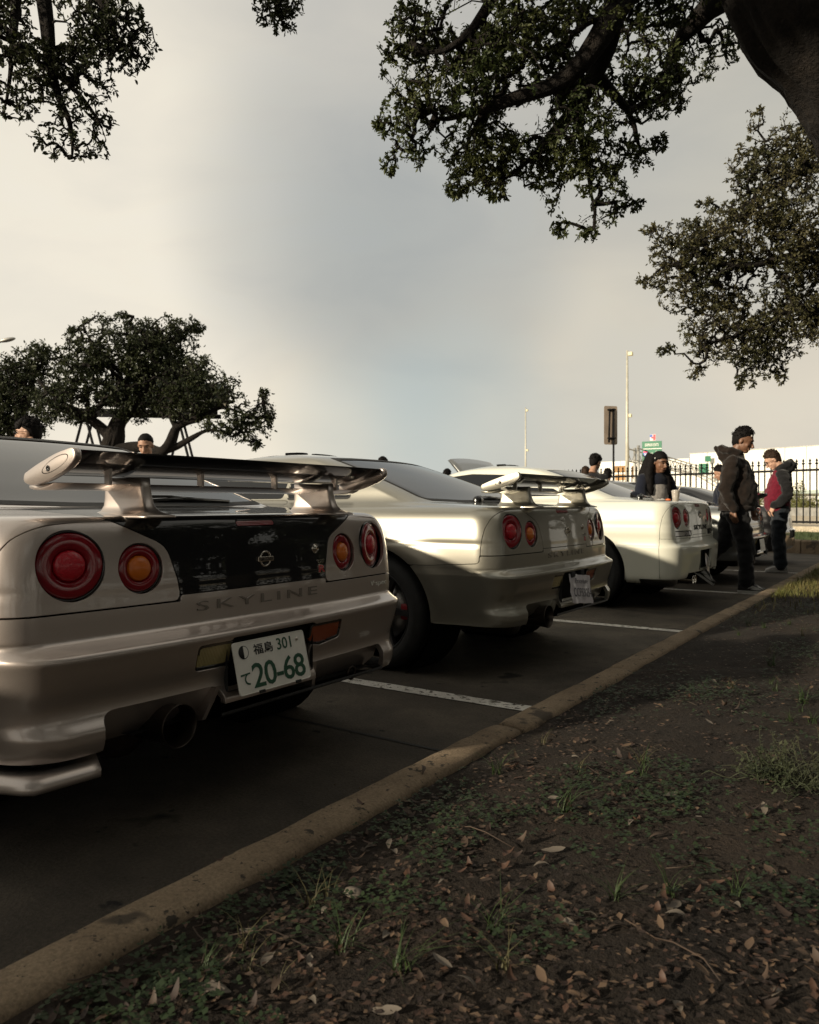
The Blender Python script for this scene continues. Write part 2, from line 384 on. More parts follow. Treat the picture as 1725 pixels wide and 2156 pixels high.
class Shell:
    def __init__(s, V, N, Q, key=None):
        s.key = key; s.k = 0
        s.shape = V.shape[:2]; s.V = V.reshape(-1, 3); s.N = N.reshape(-1, 3); s.Q = Q
        r_, c_ = s.shape; i, j = np.meshgrid(np.arange(r_ - 1), np.arange(c_), indexing='ij')
        j2 = (j + 1) % c_
        s.F = np.stack([i * c_ + j, i * c_ + j2, (i + 1) * c_ + j2, (i + 1) * c_ + j], -1).reshape(-1, 4)
        a, b_, cc = s.V[s.F[0, 0]], s.V[s.F[0, 1]], s.V[s.F[0, 2]]
        if np.dot(np.cross(b_ - a, cc - a), s.N[s.F[0, 0]]) < 0: s.F = s.F[:, ::-1]
    def rear_x(s, y, z):
        q = s.Q; k = np.argmax(q[:, 0] >= 0.919) if (q[:, 0] >= .919).any() else len(q)
        f = lambda c_: np.interp(z, q[:k, 0], q[:k, c_]); hw = f(2); return f(1) - f(3) * (np.asarray(y) / hw) ** 2
    def panel(s, name, fn, m, parent, flange=0.012, offset=0.0, flange_mat=None):
        s.k += 1
        if s.key and (s.key, s.k) in PANEL_CACHE:
            me = PANEL_CACHE[(s.key, s.k)].copy(); me.materials[0] = MATS[m]; return link(name, me, parent)
        P, N = s.V, s.N; f = fn(P); ins = f < 0; fi = ins[s.F]; cnt = fi.sum(1)
        full = s.F[cnt == 4]; part = s.F[(cnt > 0) & (cnt < 4)]
        e = np.concatenate([np.stack([part[:, k], part[:, (k + 1) % 4]], 1) for k in range(4)]) if len(part) else np.zeros((0, 2), int)
        e = np.unique(np.sort(e, 1), axis=0); e = e[ins[e[:, 0]] != ins[e[:, 1]]] if len(e) else e
        lo = np.where(ins[e[:, 0]], e[:, 0], e[:, 1]); hi = np.where(ins[e[:, 0]], e[:, 1], e[:, 0])
        ta = np.zeros(len(e)); tb = np.ones(len(e))
        for _ in range(14):
            tm = (ta + tb) / 2; g = fn(P[lo] + (P[hi] - P[lo]) * tm[:, None]); ta = np.where(g < 0, tm, ta); tb = np.where(g < 0, tb, tm)
        XP = P[lo] + (P[hi] - P[lo]) * ta[:, None]; XN = N[lo] + (N[hi] - N[lo]) * ta[:, None]
        ei = {(int(a), int(b_)): len(P) + k for k, (a, b_) in enumerate(e)}
        PP = np.concatenate([P, XP]); NN = np.concatenate([N, XN]); NN /= np.maximum(np.linalg.norm(NN, axis=1, keepdims=True), 1e-9)
        faces = [tuple(q) for q in full.tolist()]
        for q in part.tolist():
            o = []
            for k in range(4):
                a, b_ = q[k], q[(k + 1) % 4]
                if ins[a]: o.append(a)
                if ins[a] != ins[b_]: o.append(ei[(min(a, b_), max(a, b_))])
            if len(o) >= 3: faces.append(tuple(o))
        if not faces: return None
        used = np.unique(np.concatenate([np.array(q) for q in faces])); mp = {int(u): k for k, u in enumerate(used)}
        faces = [tuple(mp[i] for i in q) for q in faces]; PV = PP[used]; PN = NN[used]
        PV = PV + PN * offset
        V = [tuple(p) for p in PV]; NR = [tuple(p) for p in PN]
        if flange:
            ec = {}
            for q in faces:
                for k in range(len(q)):
                    a, b_ = q[k], q[(k + 1) % len(q)]; kk = (min(a, b_), max(a, b_)); ec[kk] = None if kk in ec else (a, b_)
            bd = [v for v in ec.values() if v]; nb = {}
            for a, b_ in bd:
                t = PV[b_] - PV[a]; nn = np.cross(t, PN[a] + PN[b_]); ln = np.linalg.norm(nn)
                if ln < 1e-12: continue
                nn = nn / ln
                for w in (a, b_): nb[w] = nb.get(w, 0) + nn
            idx = {}
            for w, nn in nb.items():
                nn = nn / max(np.linalg.norm(nn), 1e-9); p = PV[w]; n0 = PN[w]
                idx[w] = len(V); V.append(tuple(p)); nr = n0 * .75 + nn * .65; NR.append(tuple(nr / np.linalg.norm(nr)))
                V.append(tuple(p - n0 * .0022 + nn * .0012)); NR.append(tuple(nn)); V.append(tuple(p - n0 * flange)); NR.append(tuple(nn))
            for a, b_ in bd:
                if a in idx and b_ in idx:
                    for k in (0, 1): faces.append((idx[b_] + k, idx[a] + k, idx[a] + k + 1, idx[b_] + k + 1))
        o = mesh_obj(name, V, faces, m, parent, smooth=True, normals=NR)
        if s.key: PANEL_CACHE[(s.key, s.k)] = o.data
        return o
def sbox(px, py, x0, x1, y0, y1, r_=0.0):
    cx, cy, hx, hy = (x0 + x1) / 2, (y0 + y1) / 2, (x1 - x0) / 2 - r_, (y1 - y0) / 2 - r_
    dx, dy = np.abs(px - cx) - hx, np.abs(py - cy) - hy
    return np.hypot(np.maximum(dx, 0), np.maximum(dy, 0)) + np.minimum(np.maximum(dx, dy), 0) - r_
def axis_mtx(p, d):
    """matrix placing local +Z along d at p"""
    return Matrix.Translation(Vector(p)) @ Vector(d).to_track_quat('Z', 'Y').to_matrix().to_4x4()

GT = [(.235, -.12, .79, .05, .12, -4.40), (.270, -.05, .835, .05, .13, -4.46), (.290, -.022, .850, .05, .14, -4.50), (.330, -.010, .858, .05, .14, -4.52),
      (.352, -.010, .860, .05, .14, -4.52), (.366, -.018, .862, .05, .14, -4.52), (.388, -.030, .865, .05, .14, -4.52), (.410, -.032, .868, .05, .14, -4.52),
      (.470, -.018, .875, .05, .14, -4.52), (.525, -.005, .881, .05, .14, -4.52), (.548, 0, .884, .05, .14, -4.52), (.556, -.002, .885, .05, .14, -4.51),
      (.560, -.007, .885, .05, .14, -4.51), (.572, -.034, .8853, .05, .13, -4.51), (.584, -.055, .8856, .05, .12, -4.50), (.590, -.060, .886, .05, .115, -4.50),
      (.600, -.0605, .887, .05, .11, -4.50), (.66, -.0625, .889, .05, .11, -4.50), (.70, -.066, .8885, .05, .11, -4.48), (.722, -.067, .884, .05, .11, -4.47),
      (.745, -.070, .8865, .05, .11, -4.46), (.80, -.077, .881, .05, .11, -4.42), (.85, -.086, .869, .05, .11, -4.36), (.88, -.093, .854, .05, .115, -4.30),
      (.898, -.100, .838, .05, .12, -4.26), (.909, -.110, .822, .052, .12, -4.22), (.916, -.126, .803, .055, .12, -4.18), (.920, -.16, .783, .055, .12, -4.10),
      (.924, -.24, .762, .05, .13, -3.95), (.930, -.34, .745, .05, .14, -3.75), (.937, -.47, .730, .05, .14, -3.55), (.943, -.585, .717, .055, .14, -3.38),
      (.952, -.615, .709, .06, .14, -3.32), (1.03, -.83, .672, .07, .14, -3.12), (1.12, -1.08, .627, .08, .14, -2.92), (1.19, -1.29, .59, .09, .14, -2.74),
      (1.225, -1.41, .565, .09, .15, -2.62), (1.238, -1.475, .545, .09, .16, -2.55), (1.262, -1.70, .46, .08, .18, -2.42), (1.285, -1.95, .28, .05, .12, -2.28),
      (1.295, -2.08, .12, .02, .05, -2.18), (1.297, -2.12, .02, .0, .01, -2.14)]
AX_R, AX_F, AX_Z, ARCH = -0.88, -0.88 - 2.665, 0.325, 0.368
GAP = 0.0022
GTR_GRID = None

def lamp_round(parent, name, p, d, R_, inner_r, m_outer, m_inner, bezel='black_gloss'):
    """round lamp: bezel ring, dished outer lens and domed inner lens"""
    mt = axis_mtx(p, d)
    e = empty(name, parent=parent)
    MB().lathe([(R_ * 1.10, -.030), (R_ * 1.095, -.004), (R_ * 1.08, -.001), (R_ * 1.03, -.003), (R_ * 1.015, -.008), (R_ * 1.0, -.02)], 56, mt).build('bezel', bezel, e)
    ir = inner_r
    MB().lathe([(R_ * 1.02, -.012), (R_ * 1.015, -.004), (R_ * .995, -.0005), (R_ * .95, .0015), (R_ * .8, .003), (ir * 1.25, .0035), (ir * 1.12, .001), (ir * 1.05, -.006), (ir * 1.0, -.009)], 56, mt).build('lens', m_outer, e)
    MB().lathe([(ir * 1.02, -.008), (ir * 1.0, .001), (ir * .93, .006), (ir * .75, .0105), (ir * .5, .0135), (ir * .25, .015), (0.0001, .0155)], 40, mt).build('inner_lens', m_inner, e)
    return e
def wheel(parent, p, side, rad=.325, w=.24, rim_m='rim_dark', caliper=True):
    """side +1: outer face towards +y"""
    e = empty('wheel', p, parent=parent); mt = Matrix.Rotation(-math.pi / 2 * side, 4, 'X')
    h = w / 2; rr = rad * .715
    MB().lathe([(rr, -h * .92), (rr + .02, -h), (rad - .045, -h * 1.02), (rad - .016, -h * .93), (rad - .004, -h * .78), (rad, -h * .45), (rad, -h * .34), (rad - .008, -h * .33), (rad - .008, -h * .25), (rad, -h * .24),
                (rad, h * .24), (rad - .008, h * .25), (rad - .008, h * .33), (rad, h * .34), (rad, h * .45), (rad - .004, h * .78), (rad - .016, h * .93), (rad - .045, h * 1.02), (rr + .035, h * 1.01), (rr + .02, h * .985), (rr + .004, h * .95), (rr, h * .9)], 64, mt).build('tyre', 'rubber', e)
    b = MB(); b.lathe([(rr * 1.0, -h * .9), (rr * .93, -h * .6), (rr * .9, h * .3), (rr * .95, h * .75), (rr * 1.0, h * .86), (rr * 1.025, h * .9), (rr * 1.03, h * .95), (rr * .99, h * .96), (rr * .96, h * .88), (rr * .93, h * .7)], 56, mt)
    for k in range(6):
        a = k * math.pi / 3; rt = Matrix.Rotation(-math.pi / 2 * side, 4, 'X') @ Matrix.Rotation(a, 4, 'Z')
        ring = []
        for r_, wd, hh in ((.03, .03, h * .42), (.08, .024, h * .47), (.16, .018, h * .62), (rr * .95, .022, h * .78)):
            ring.append([rt @ Vector((r_, -wd, hh - .02)), rt @ Vector((r_, wd, hh - .02)), rt @ Vector((r_, wd * .7, hh)), rt @ Vector((r_, -wd * .7, hh))])
        b.loft(ring, smooth=False)
    b.lathe([(.0001, h * .5), (.028, h * .5), (.032, h * .46), (.045, h * .40), (.045, h * .2)], 24, mt)
    b.build('rim', rim_m, e)
    MB().lathe([(.06, h * .10), (.165, h * .10), (.165, -.01), (.06, -.01)], 40, mt).build('brake_disc', 'steel', e)
    if caliper:
        c_ = MB(); c_.bbox((.120, -.045, .0), (.175, .045, h * .22), .010, mt); c_.build('brake_caliper', 'caliper_red', e)
    return e
def rear_text(sh, parent, name, body, yc, zc, height, width=None, m='black_gloss', proud=0.0015, depth=0.003, spacing=1.0, bevel=0.0, shear=0.0, offset=0.0, letters=False):
    V, F = text_mesh(body, 1.0, depth, bevel, spacing=spacing, shear=shear, offset=offset)
    V = np.array(V); h = V[:, 1].max() - V[:, 1].min(); w = V[:, 0].max() - V[:, 0].min()
    cy, cx = (V[:, 1].max() + V[:, 1].min()) / 2, (V[:, 0].max() + V[:, 0].min()) / 2
    k = height / h; kw = (width / w) if width else k
    Y = yc + (V[:, 0] - cx) * kw; Z = zc + (V[:, 1] - cy) * k
    X = sh.rear_x(Y, Z) + V[:, 2] + proud; P = np.stack([X, Y, Z], 1)
    if not letters: return mesh_obj(name, P, F, m, parent)
    g = empty(name, parent=parent); root = list(range(len(P)))      # one object per letter
    def find(a):
        while root[a] != a: root[a] = root[root[a]]; a = root[a]
        return a
    for f in F:
        for a in f[1:]: root[find(a)] = find(f[0])
    isl = {}
    for f in F: isl.setdefault(find(f[0]), []).append(f)
    # front, back and rim islands of the same letter overlap in y
    spans = sorted([(min(P[i][1] for f in fs for i in f), max(P[i][1] for f in fs for i in f), fs) for fs in isl.values()], key=lambda q: q[0]); groups = []
    for lo, hi, fs in spans:
        if groups and lo < groups[-1][1] - 1e-4: groups[-1][2].extend(fs); groups[-1][1] = max(groups[-1][1], hi)
        else: groups.append([lo, hi, list(fs)])
    for lo, hi, fs in groups:
        us = sorted({i for f in fs for i in f}); mp = {u: k for k, u in enumerate(us)}; mesh_obj('letter', P[us], [tuple(mp[i] for i in f) for f in fs], m, g)
    return g
def license_plate(parent, p, w, h, tilt, rz, draw, m='plate_white', thick=.0015, roll=0.0):
    e = empty('license_plate', p, parent=parent); e.rotation_euler = (roll, tilt, rz)
    b = MB(); out_ = rounded([(-w / 2, -h / 2), (w / 2, -h / 2), (w / 2, h / 2), (-w / 2, h / 2)], .012, 4)
    inn = [(x * .975, y * .955) for x, y in out_]; r0 = [(-thick, x, y) for x, y in out_]; r1 = [(thick, x, y) for x, y in out_]
    r2 = [(thick + .0012, x * .985, y * .975) for x, y in out_]; r3 = [(thick - .0004, x, y) for x, y in inn]
    b.loft([r0, r1, r2, r3], smooth=False); b.build('plate', m, e); draw(e); return e
def plate_text(e, name, body, yc, zc, h, w=None, m='plate_green', x=.0022, spacing=1.0, offset=0.0):
    V, F = text_mesh(body, 1.0, .0004, spacing=spacing, offset=offset); V = np.array(V)
    hh = np.ptp(V[:, 1]); ww = np.ptp(V[:, 0]); cx = (V[:, 0].max() + V[:, 0].min()) / 2; cy = (V[:, 1].max() + V[:, 1].min()) / 2
    k = h / hh; kw = w / ww if w else k
    return mesh_obj(name, np.stack([V[:, 2] + x, yc + (V[:, 0] - cx) * kw, zc + (V[:, 1] - cy) * k], 1), F, m, e)

def rear_wiper(e, x0=-.60, y0=.12, z0=.955):
    b = MB(); b.lathe([(.03, 0), (.03, .03), (.022, .045), (.0001, .047)], 16, Matrix.Translation((x0 + .01, y0 - .30, z0 - .02)))
    b.tube([(x0 + .005, y0 - .30, z0 + .018), (x0 - .02, y0 - .2, z0 + .026), (x0 - .05, y0 - .02, z0 + .028), (x0 - .055, y0 + .10, z0 + .022)], [.011, .009, .007, .006], 8, flat=.7)
    b.tube([(x0 - .045, y0 - .12, z0 + .008), (x0 - .06, y0 + .05, z0 + .015), (x0 - .05, y0 + .28, z0 + .008)], [.008, .011, .007], 6, flat=1.4)
    return b.build('rear_wiper', 'black_gloss', e)

def glass_parts(sh, e, rw, sides, ws, m_glass, m_edge):
    fr = lambda P: np.maximum(sd_poly(np.abs(P[:, 1]), P[:, 2], rw), -1.75 - P[:, 0])
    fw = lambda P: np.maximum(sd_poly(np.abs(P[:, 1]), P[:, 2], ws), P[:, 0] + 2.3)
    fs = [lambda P, q=q: np.maximum(sd_poly(P[:, 0], P[:, 2], q), .45 - np.abs(P[:, 1])) for q in sides]
    return fr, fw, fs

def build_gtr(name, loc, yaw, lid_mat, paint_m, label, group, plate_draw, extras):
    global GTR_GRID
    if GTR_GRID is None: GTR_GRID = car_grid(GT, [(AX_R, AX_Z, .41, .020), (AX_F, AX_Z, .41, .022)], drop=.13)
    sh = Shell(*GTR_GRID, key='gtr')
    e = empty(name, loc, yaw); tag(e, label, 'car', group)
    ab = np.abs
    arch = lambda P: np.where(ab(P[:, 1]) > .5, np.minimum(np.hypot(P[:, 0] - AX_R, P[:, 2] - AX_Z), np.hypot(P[:, 0] - AX_F, P[:, 2] - AX_Z)) - ARCH, 1.0)
    isrear = lambda P: np.where(P[:, 0] > -.45, 0, 9.0)
    def cut(P):   # openings in the lower bumper left and right of the plate box, and under it
        y, z = P[:, 1], P[:, 2]
        l = sbox(y, z, -.615, -.215, .10, .392, .035); r_ = sbox(y, z, .215, .665, .10, .388, .02); c_ = sbox(y, z, -.3, .3, .1, .335, .0)
        return np.maximum(np.minimum(np.minimum(l, r_), c_), -.40 - P[:, 0])
    def plate_hole(P):
        return np.maximum(sd_poly(P[:, 1], P[:, 2], [(-.185, .385), (.185, .385), (.20, .45), (.20, .536), (-.185, .536)]), -.3 - P[:, 0])
    LAMP_L = rounded([(-.318, .452), (-.178, .450), (-.178, .528), (-.318, .528)], .012); LAMP_R = rounded([(.185, .462), (.25, .448), (.362, .462), (.362, .528), (.185, .528)], .012)
    lampL = lambda P: np.maximum(sd_poly(P[:, 1], P[:, 2], LAMP_L), -.3 - P[:, 0]); lampR = lambda P: np.maximum(sd_poly(P[:, 1], P[:, 2], LAMP_R), -.3 - P[:, 0])
    BUMP = [(1, 0), (1, .662), (-.200, .662), (-.203, .65), (-.203, .635), (-.215, .622), (-.5, .603), (-.88, .60), (-.88, 0)]
    def bump(P):
        x, y, z = P.T; f = sd_poly(x, z, BUMP); f2 = np.maximum(np.maximum(ab(y) - .338, z - .681), -.3 - x); return np.minimum(f, f2)
    LAMPS = [(.672, .787, .0865, .041), (.465, .768, .0655, .036)]
    TAIL = [(.352, .664), (.341, .672), (.338, .69), (.345, .73), (.368, .806), (.380, .826), (.40, .842), (.56, .914), (.60, .9165), (1.2, .9165), (1.2, .664)]
    SEAM = [(-.200, .60), (-.196, .72), (-.182, .80), (-.160, .86), (-.135, .90), (-.120, .925)]
    sz = np.array([q[1] for q in SEAM]); sx = np.array([q[0] for q in SEAM])
    def tail(P):
        x, y, z = P.T
        return np.maximum(np.maximum(sd_poly(ab(y), z, TAIL), np.interp(z, sz, sx) - x), -(x + .30))
    def lid(P):
        x, y, z = P.T; yl = np.interp(z, [.66, .69, .73, .806, .826, .842, .914, .918, .945], [.338, .338, .345, .368, .380, .40, .56, .575, .60])
        f = np.maximum(np.maximum((ab(y) - yl) * .9, .681 - z), np.maximum(-.585 - x, z - .947)); return f
    bl = (0.47, .902, .05)
    brake = lambda P: np.maximum(sbox(P[:, 1], P[:, 2], -.088, .088, .880, .900, .005), -.3 - P[:, 0])
    lamps = lambda P: np.maximum(np.minimum(*[np.hypot(ab(P[:, 1]) - q[0], P[:, 2] - q[1]) - q[2] * 1.085 for q in LAMPS]), -.35 - P[:, 0])
    RW = [(-.1, .957), (.30, .957), (.598, .966), (.605, .975), (.505, 1.205), (.49, 1.217), (.3, 1.224), (-.1, 1.226)]
    WS = [(-.1, .97), (.56, .975), (.60, .985), (.52, 1.19), (.50, 1.20), (-.1, 1.215)]
    QW = rounded([(-1.20, .975), (-1.24, 1.01), (-1.52, 1.145), (-1.72, 1.17), (-1.72, .968)], .03); DW = rounded([(-1.76, .968), (-1.76, 1.175), (-2.25, 1.195), (-2.62, 1.16), (-3.05, .968)], .03)
    fr, fw, fs = glass_parts(sh, e, RW, [QW, DW], WS, None, None)
    DOOR = rounded([(-1.78, .28), (-1.70, .5), (-1.70, .955), (-3.0, .955), (-3.02, .28)], .03)
    door = lambda P: np.maximum(np.maximum(sd_poly(P[:, 0], P[:, 2], DOOR), .6 - ab(P[:, 1])), P[:, 2] - .955)
    bott = lambda P: np.where(P[:, 0] > -.6, P[:, 2] - .288, 1.0)
    mx = lambda *a: np.maximum.reduce(a); mn = lambda *a: np.minimum.reduce(a)
    opening = lambda P: mn(arch(P), cut(P), plate_hole(P), lampL(P), lampR(P), lamps(P), brake(P), bott(P))
    glass = lambda P: mn(fr(P), fw(P), fs[0](P), fs[1](P))
    g = GAP
    sh.panel('body_panel', lambda P: -mn(opening(P), glass(P) + .0, bump(P), tail(P), lid(P), door(P)) + g, paint_m, e)
    sh.panel('rear_bumper', lambda P: mx(bump(P), -opening(P), -tail(P), -lid(P)) + g, paint_m, e, flange=.022)
    for s in (-1, 1): sh.panel('tail_light_panel', lambda P: mx(tail(P), -lamps(P), -s * P[:, 1]) + g, paint_m, e, flange=.016)
    sh.panel('trunk_lid', lambda P: mx(lid(P), -tail(P), -brake(P)) + g, lid_mat, e)
    for s in (-1, 1): sh.panel('door', lambda P: mx(door(P), -glass(P), -s * P[:, 1], -arch(P)) + g, paint_m, e)
    sh.panel('shadow_shell', lambda P: -mn(opening(P), glass(P) - .004) + .001, 'void', e, flange=0, offset=-.013)  # black sheet behind the panels, puts shade into the gaps
    sh.panel('rear_window', lambda P: fr(P) + .001, 'glass_dark', e, flange=.006, offset=-.002)
    sh.panel('windscreen', lambda P: fw(P) + .001, 'glass_dark', e, flange=.006, offset=-.002)
    for s in (-1, 1):
        sh.panel('quarter_window', lambda P: mx(fs[0](P), -s * P[:, 1]) + .001, 'glass_dark', e, flange=.006, offset=-.002)
        sh.panel('door_window', lambda P: mx(fs[1](P), -s * P[:, 1]) + .001, 'glass_dark', e, flange=.006, offset=-.002)
    # black rubber edge round the rear window
    sh.panel('window_seal', lambda P: mx(fr(P) - .014, -(fr(P) - .0005)), 'rubber', e, flange=0, offset=.0015)
    for s in (-1, 1): sh.panel('window_seal', lambda P: mx(fs[0](P) - .012, -(fs[0](P) - .0005), -s * P[:, 1]), 'rubber', e, flange=0, offset=.0015)
    # lamps
    for s in (-1, 1):
        for k, (ly, lz, R_, ir) in enumerate(LAMPS):
            x = float(sh.rear_x(ly, lz)); d = (1, s * (.28 if k == 0 else .11), .07)
            lamp_round(e, 'tail_light', (x - .010, s * ly, lz), d, R_, ir, 'lens_red', 'lens_red_bright' if k == 0 else 'lens_amber')
    def flush(nm, poly, m, dep=-.006, frame='black_gloss', fw_=.008):
        fn = lambda P: np.maximum(sd_poly(P[:, 1], P[:, 2], poly), -.3 - P[:, 0])
        o = sh.panel(nm, lambda P: fn(P) + fw_, m, e, flange=.01, offset=dep)
        f_ = sh.panel('lamp_frame', lambda P: mx(fn(P) + .0005, -(fn(P) + fw_)), frame, o, flange=.02, offset=dep + .003)
        return o
    flush('reversing_lamp', LAMP_L, 'lens_reverse'); flush('fog_lamp', LAMP_R, 'lens_fog')
    flush('brake_light', rounded([(-.088, .880), (.088, .880), (.088, .900), (-.088, .900)], .006), 'lens_red_dull', dep=-.001, fw_=.002)
    # plate recess box
    b = MB(); xq = -.085
    b.add([(xq, -.2, .37), (xq, .205, .37), (xq, .205, .545), (xq, -.2, .545), (-.015, -.2, .37), (-.02, .205, .37), (-.02, .205, .545), (-.02, -.2, .545)],
          [(0, 1, 2, 3), (0, 4, 5, 1), (3, 2, 6, 7), (0, 3, 7, 4), (1, 5, 6, 2)]); b.build('plate_recess', 'black_matt', e)
    # recessed silver panels inside the lower openings, fins, diffuser
    for y0, y1 in ((-.63, -.20), (.20, .68)):
        n = 14; r0, r1, r2, r3 = [], [], [], []
        for k in range(n):
            y = y0 + (y1 - y0) * k / (n - 1); bw = -.05 * (y / .87) ** 2
            r0.append((bw - .045, y, .400)); r1.append((bw - .055, y, .375)); r2.append((bw - .075, y, .33)); r3.append((bw - .13, y, .285))
        MB().loft([r0, r1, r2, r3], closed=False, caps=False).build('lower_panel', paint_m, e)
    for s in (-1, 1):
        b = MB(); y = s * .225
        b.add([(-.03, y - .008, .392), (-.03, y + .012, .392), (-.055, y + .03 * s, .292), (-.055, y + .03 * s - .014, .292), (-.14, y - .008, .392), (-.14, y + .012, .392), (-.14, y + .03 * s, .28), (-.14, y + .03 * s - .014, .28)],
              [(0, 1, 2, 3), (4, 7, 6, 5), (0, 3, 7, 4), (1, 5, 6, 2), (3, 2, 6, 7), (0, 4, 5, 1)]); b.build('fin', paint_m, e)
    b = MB(); r_ = []
    for k, (x, z) in enumerate([(-.045, .300), (-.042, .292), (-.05, .286), (-.35, .245), (-.9, .215), (-.9, .235), (-.35, .27), (-.075, .302)]):
        r_.append([(x, -.20 - (.0 if k < 3 else .3), z), (x, .66, z)])
    b.loft(r_, smooth=False, caps=False, closed=False); b.build('diffuser', 'carbon_matt', e)
    b = MB(); b.bbox((-4.3, -.74, .20), (-1.3, .74, .30), .02); b.bbox((-1.3, -.45, .24), (-.25, .45, .36), .02); b.bbox((-4.45, -.6, .25), (-4.2, .6, .7), .02); b.build('underbody', 'void', e)
    # wheels
    for ax in (AX_R, AX_F):
        for s in (-1, 1):
            wheel(e, (ax, s * .765, AX_Z), s)
            b = MB(); mt = axis_mtx((ax, s * .86, AX_Z), (0, -s, 0)); b.lathe([(ARCH + .012, 0.0), (ARCH + .014, .34), (.0001, .345)], 40, mt); b.build('arch_liner', 'void', e)
    # exhaust: muffler shell and large round tip
    b = MB(); mt = axis_mtx((-.28, -.385, .305), (1, .0, .01)); b.lathe([(.054, 0), (.058, .22), (.0625, .255), (.0635, .262), (.062, .265), (.0595, .262), (.057, .2), (.054, .02), (.0001, .02)], 40, mt); b.build('exhaust_tip', 'exhaust_steel', e)
    b = MB(); mt = axis_mtx((-.62, -.47, .300), (1, .05, .0)); b.lathe([(.0001, 0), (.095, .01), (.10, .05), (.10, .40), (.094, .43), (.06, .435), (.0001, .435)], 36, mt); b.build('muffler', 'exhaust_steel', e)
    # wing
    w = empty('rear_wing', parent=e); HW = .69
    def foil(cx, cz, ch, th, ang, n=22):
        p = []
        for k in range(n):
            t = 2 * math.pi * k / n; u = (1 + math.cos(t)) / 2; x = u * ch; tt = th * (math.sqrt(max(u, 0)) * .0 + 4 * u * (1 - u) * .6 + .4 * math.sqrt(max(1 - u, 0)) * (1 if u > .02 else .3))
            zc = -.10 * ch * 4 * u * (1 - u) * .5
            z = zc + (tt / 2 if math.sin(t) >= 0 else -tt / 2)
            p.append((cx + x * math.cos(ang) - z * math.sin(ang) * 1.0, cz + x * math.sin(ang) + z * math.cos(ang)))
        return p
    up = foil(-.270, 1.036, .230, .016, R(15)); lo = foil(-.275, 1.000, .120, .018, R(5))
    def blade(prof, y0, y1, nm, m, par, n=24, droop=0.0):
        rings = []
        for k in range(n + 1):
            y = y0 + (y1 - y0) * k / n; rings.append([(x - .02 * (y / HW) ** 2, y, z - droop * (abs(y) / HW) ** 6) for x, z in prof])
        return MB().loft(rings).build(nm, m, par)
    blade(up, -HW + .012, HW - .012, 'blade', 'carbon_gloss', w); blade(lo, -HW + .012, HW - .012, 'lower_blade', paint_m, w)
    plate_ = rounded([(-.030, 1.102), (-.022, 1.070), (-.060, 1.044), (-.150, 1.014), (-.235, 1.002), (-.268, 1.012), (-.266, 1.034), (-.205, 1.058), (-.110, 1.088)], .030, 4)
    pcx = sum(q[0] for q in plate_) / len(plate_); pcz = sum(q[1] for q in plate_) / len(plate_)
    for s in (-1, 1):
        rings = []
        for dy, k in ((-.012, .93), (-.009, .985), (-.004, 1.0), (.004, 1.0), (.008, .99), (.0105, .965), (.011, .94)):
            rings.append([(pcx + (x - pcx) * k - .02, s * (HW + dy), pcz + (z - pcz) * k) for x, z in (plate_ if s < 0 else plate_[::-1])])
        p_ = MB().loft(rings).build('end_plate', paint_m, w)
        ins = []
        for k in range(28):
            t = 2 * math.pi * k / 28; u = math.cos(t); v = math.sin(t); ins.append((-.115 + u * .060 , 1.058 + v * .017 + u * .019))
        ring_ = [[(x - .02, s * (HW + .0114), z) for x, z in ins], [(-.135 + (x + .115) * .955, s * (HW + .0114), 1.058 + (z - 1.058) * .92) for x, z in ins]]
        MB().loft(ring_, caps=False, smooth=False).build('inset_line', 'void', p_)
        MB().lathe([(.0085, 0), (.0085, .002), (.006, .003), (.0055, .0005), (.0001, .0005)], 16, axis_mtx((-.166, s * (HW + .0106), 1.047), (0, s, 0))).build('bolt', 'black_gloss', p_)
    for y in (-.52, -.18, .16, .50):
        MB().bbox((-.175, y - .005, 1.005), (-.15, y + .005, 1.062), .002).build('strut', paint_m, w)
    for s in (-1, 1):
        rings = []
        for z, xc, lx, wy in ((.912, -.190, .146, .060), (.919, -.190, .144, .057), (.923, -.191, .132, .042), (.931, -.194, .112, .026), (.947, -.198, .099, .0205), (.97, -.201, .093, .019), (1.0, -.204, .089, .0185), (1.03, -.206, .088, .0185)):
            ring = []
            for k in range(28):
                t = 2 * math.pi * k / 28; cx, cy = math.cos(t), math.sin(t); ex = .22
                ring.append((xc + lx * abs(cx) ** ex * (1 if cx > 0 else -1), s * .425 + wy * abs(cy) ** ex * (1 if cy > 0 else -1), z))
            rings.append(ring)
        MB().loft(rings).build('pedestal', paint_m, w)
    rear_wiper(e)
    # lettering and badges
    rear_text(sh, e, 'model_lettering', 'SKYLINE', 0.0, .640, .030, .56, 'letter_shade', proud=.0010, depth=.0012, spacing=1.35, bevel=.0016, letters=True)
    bd = empty('maker_badge', parent=e); y0, z0 = .02, .768; x0 = float(sh.rear_x(y0, z0))
    b = MB(); mt = axis_mtx((x0, y0, z0), (1, 0, 0)); b.lathe([(.0275, 0), (.0275, .004), (.026, .005), (.0225, .005), (.021, .004), (.021, 0)], 36, mt); b.build('ring', 'chrome', bd)
    MB().bbox((x0, y0 - .036, z0 - .0085), (x0 + .007, y0 + .036, z0 + .0085), .002).build('bar', 'chrome', bd)
    o = rear_text(sh, bd, 'lettering', 'NISSAN', y0, z0, .0105, .060, 'black_gloss', proud=.0072, depth=.0006)
    bd = empty('model_badge', parent=e)
    rear_text(sh, bd, 'gt_letters', 'GT', .310, .742, .015, .040, 'chrome', .002, .003, offset=.02)
    rear_text(sh, bd, 'r_outline', 'R', .314, .716, .030, .040, 'chrome', .001, .002, offset=.055); rear_text(sh, bd, 'r_letter', 'R', .314, .716, .026, .034, 'badge_red', .003, .002, offset=.012)
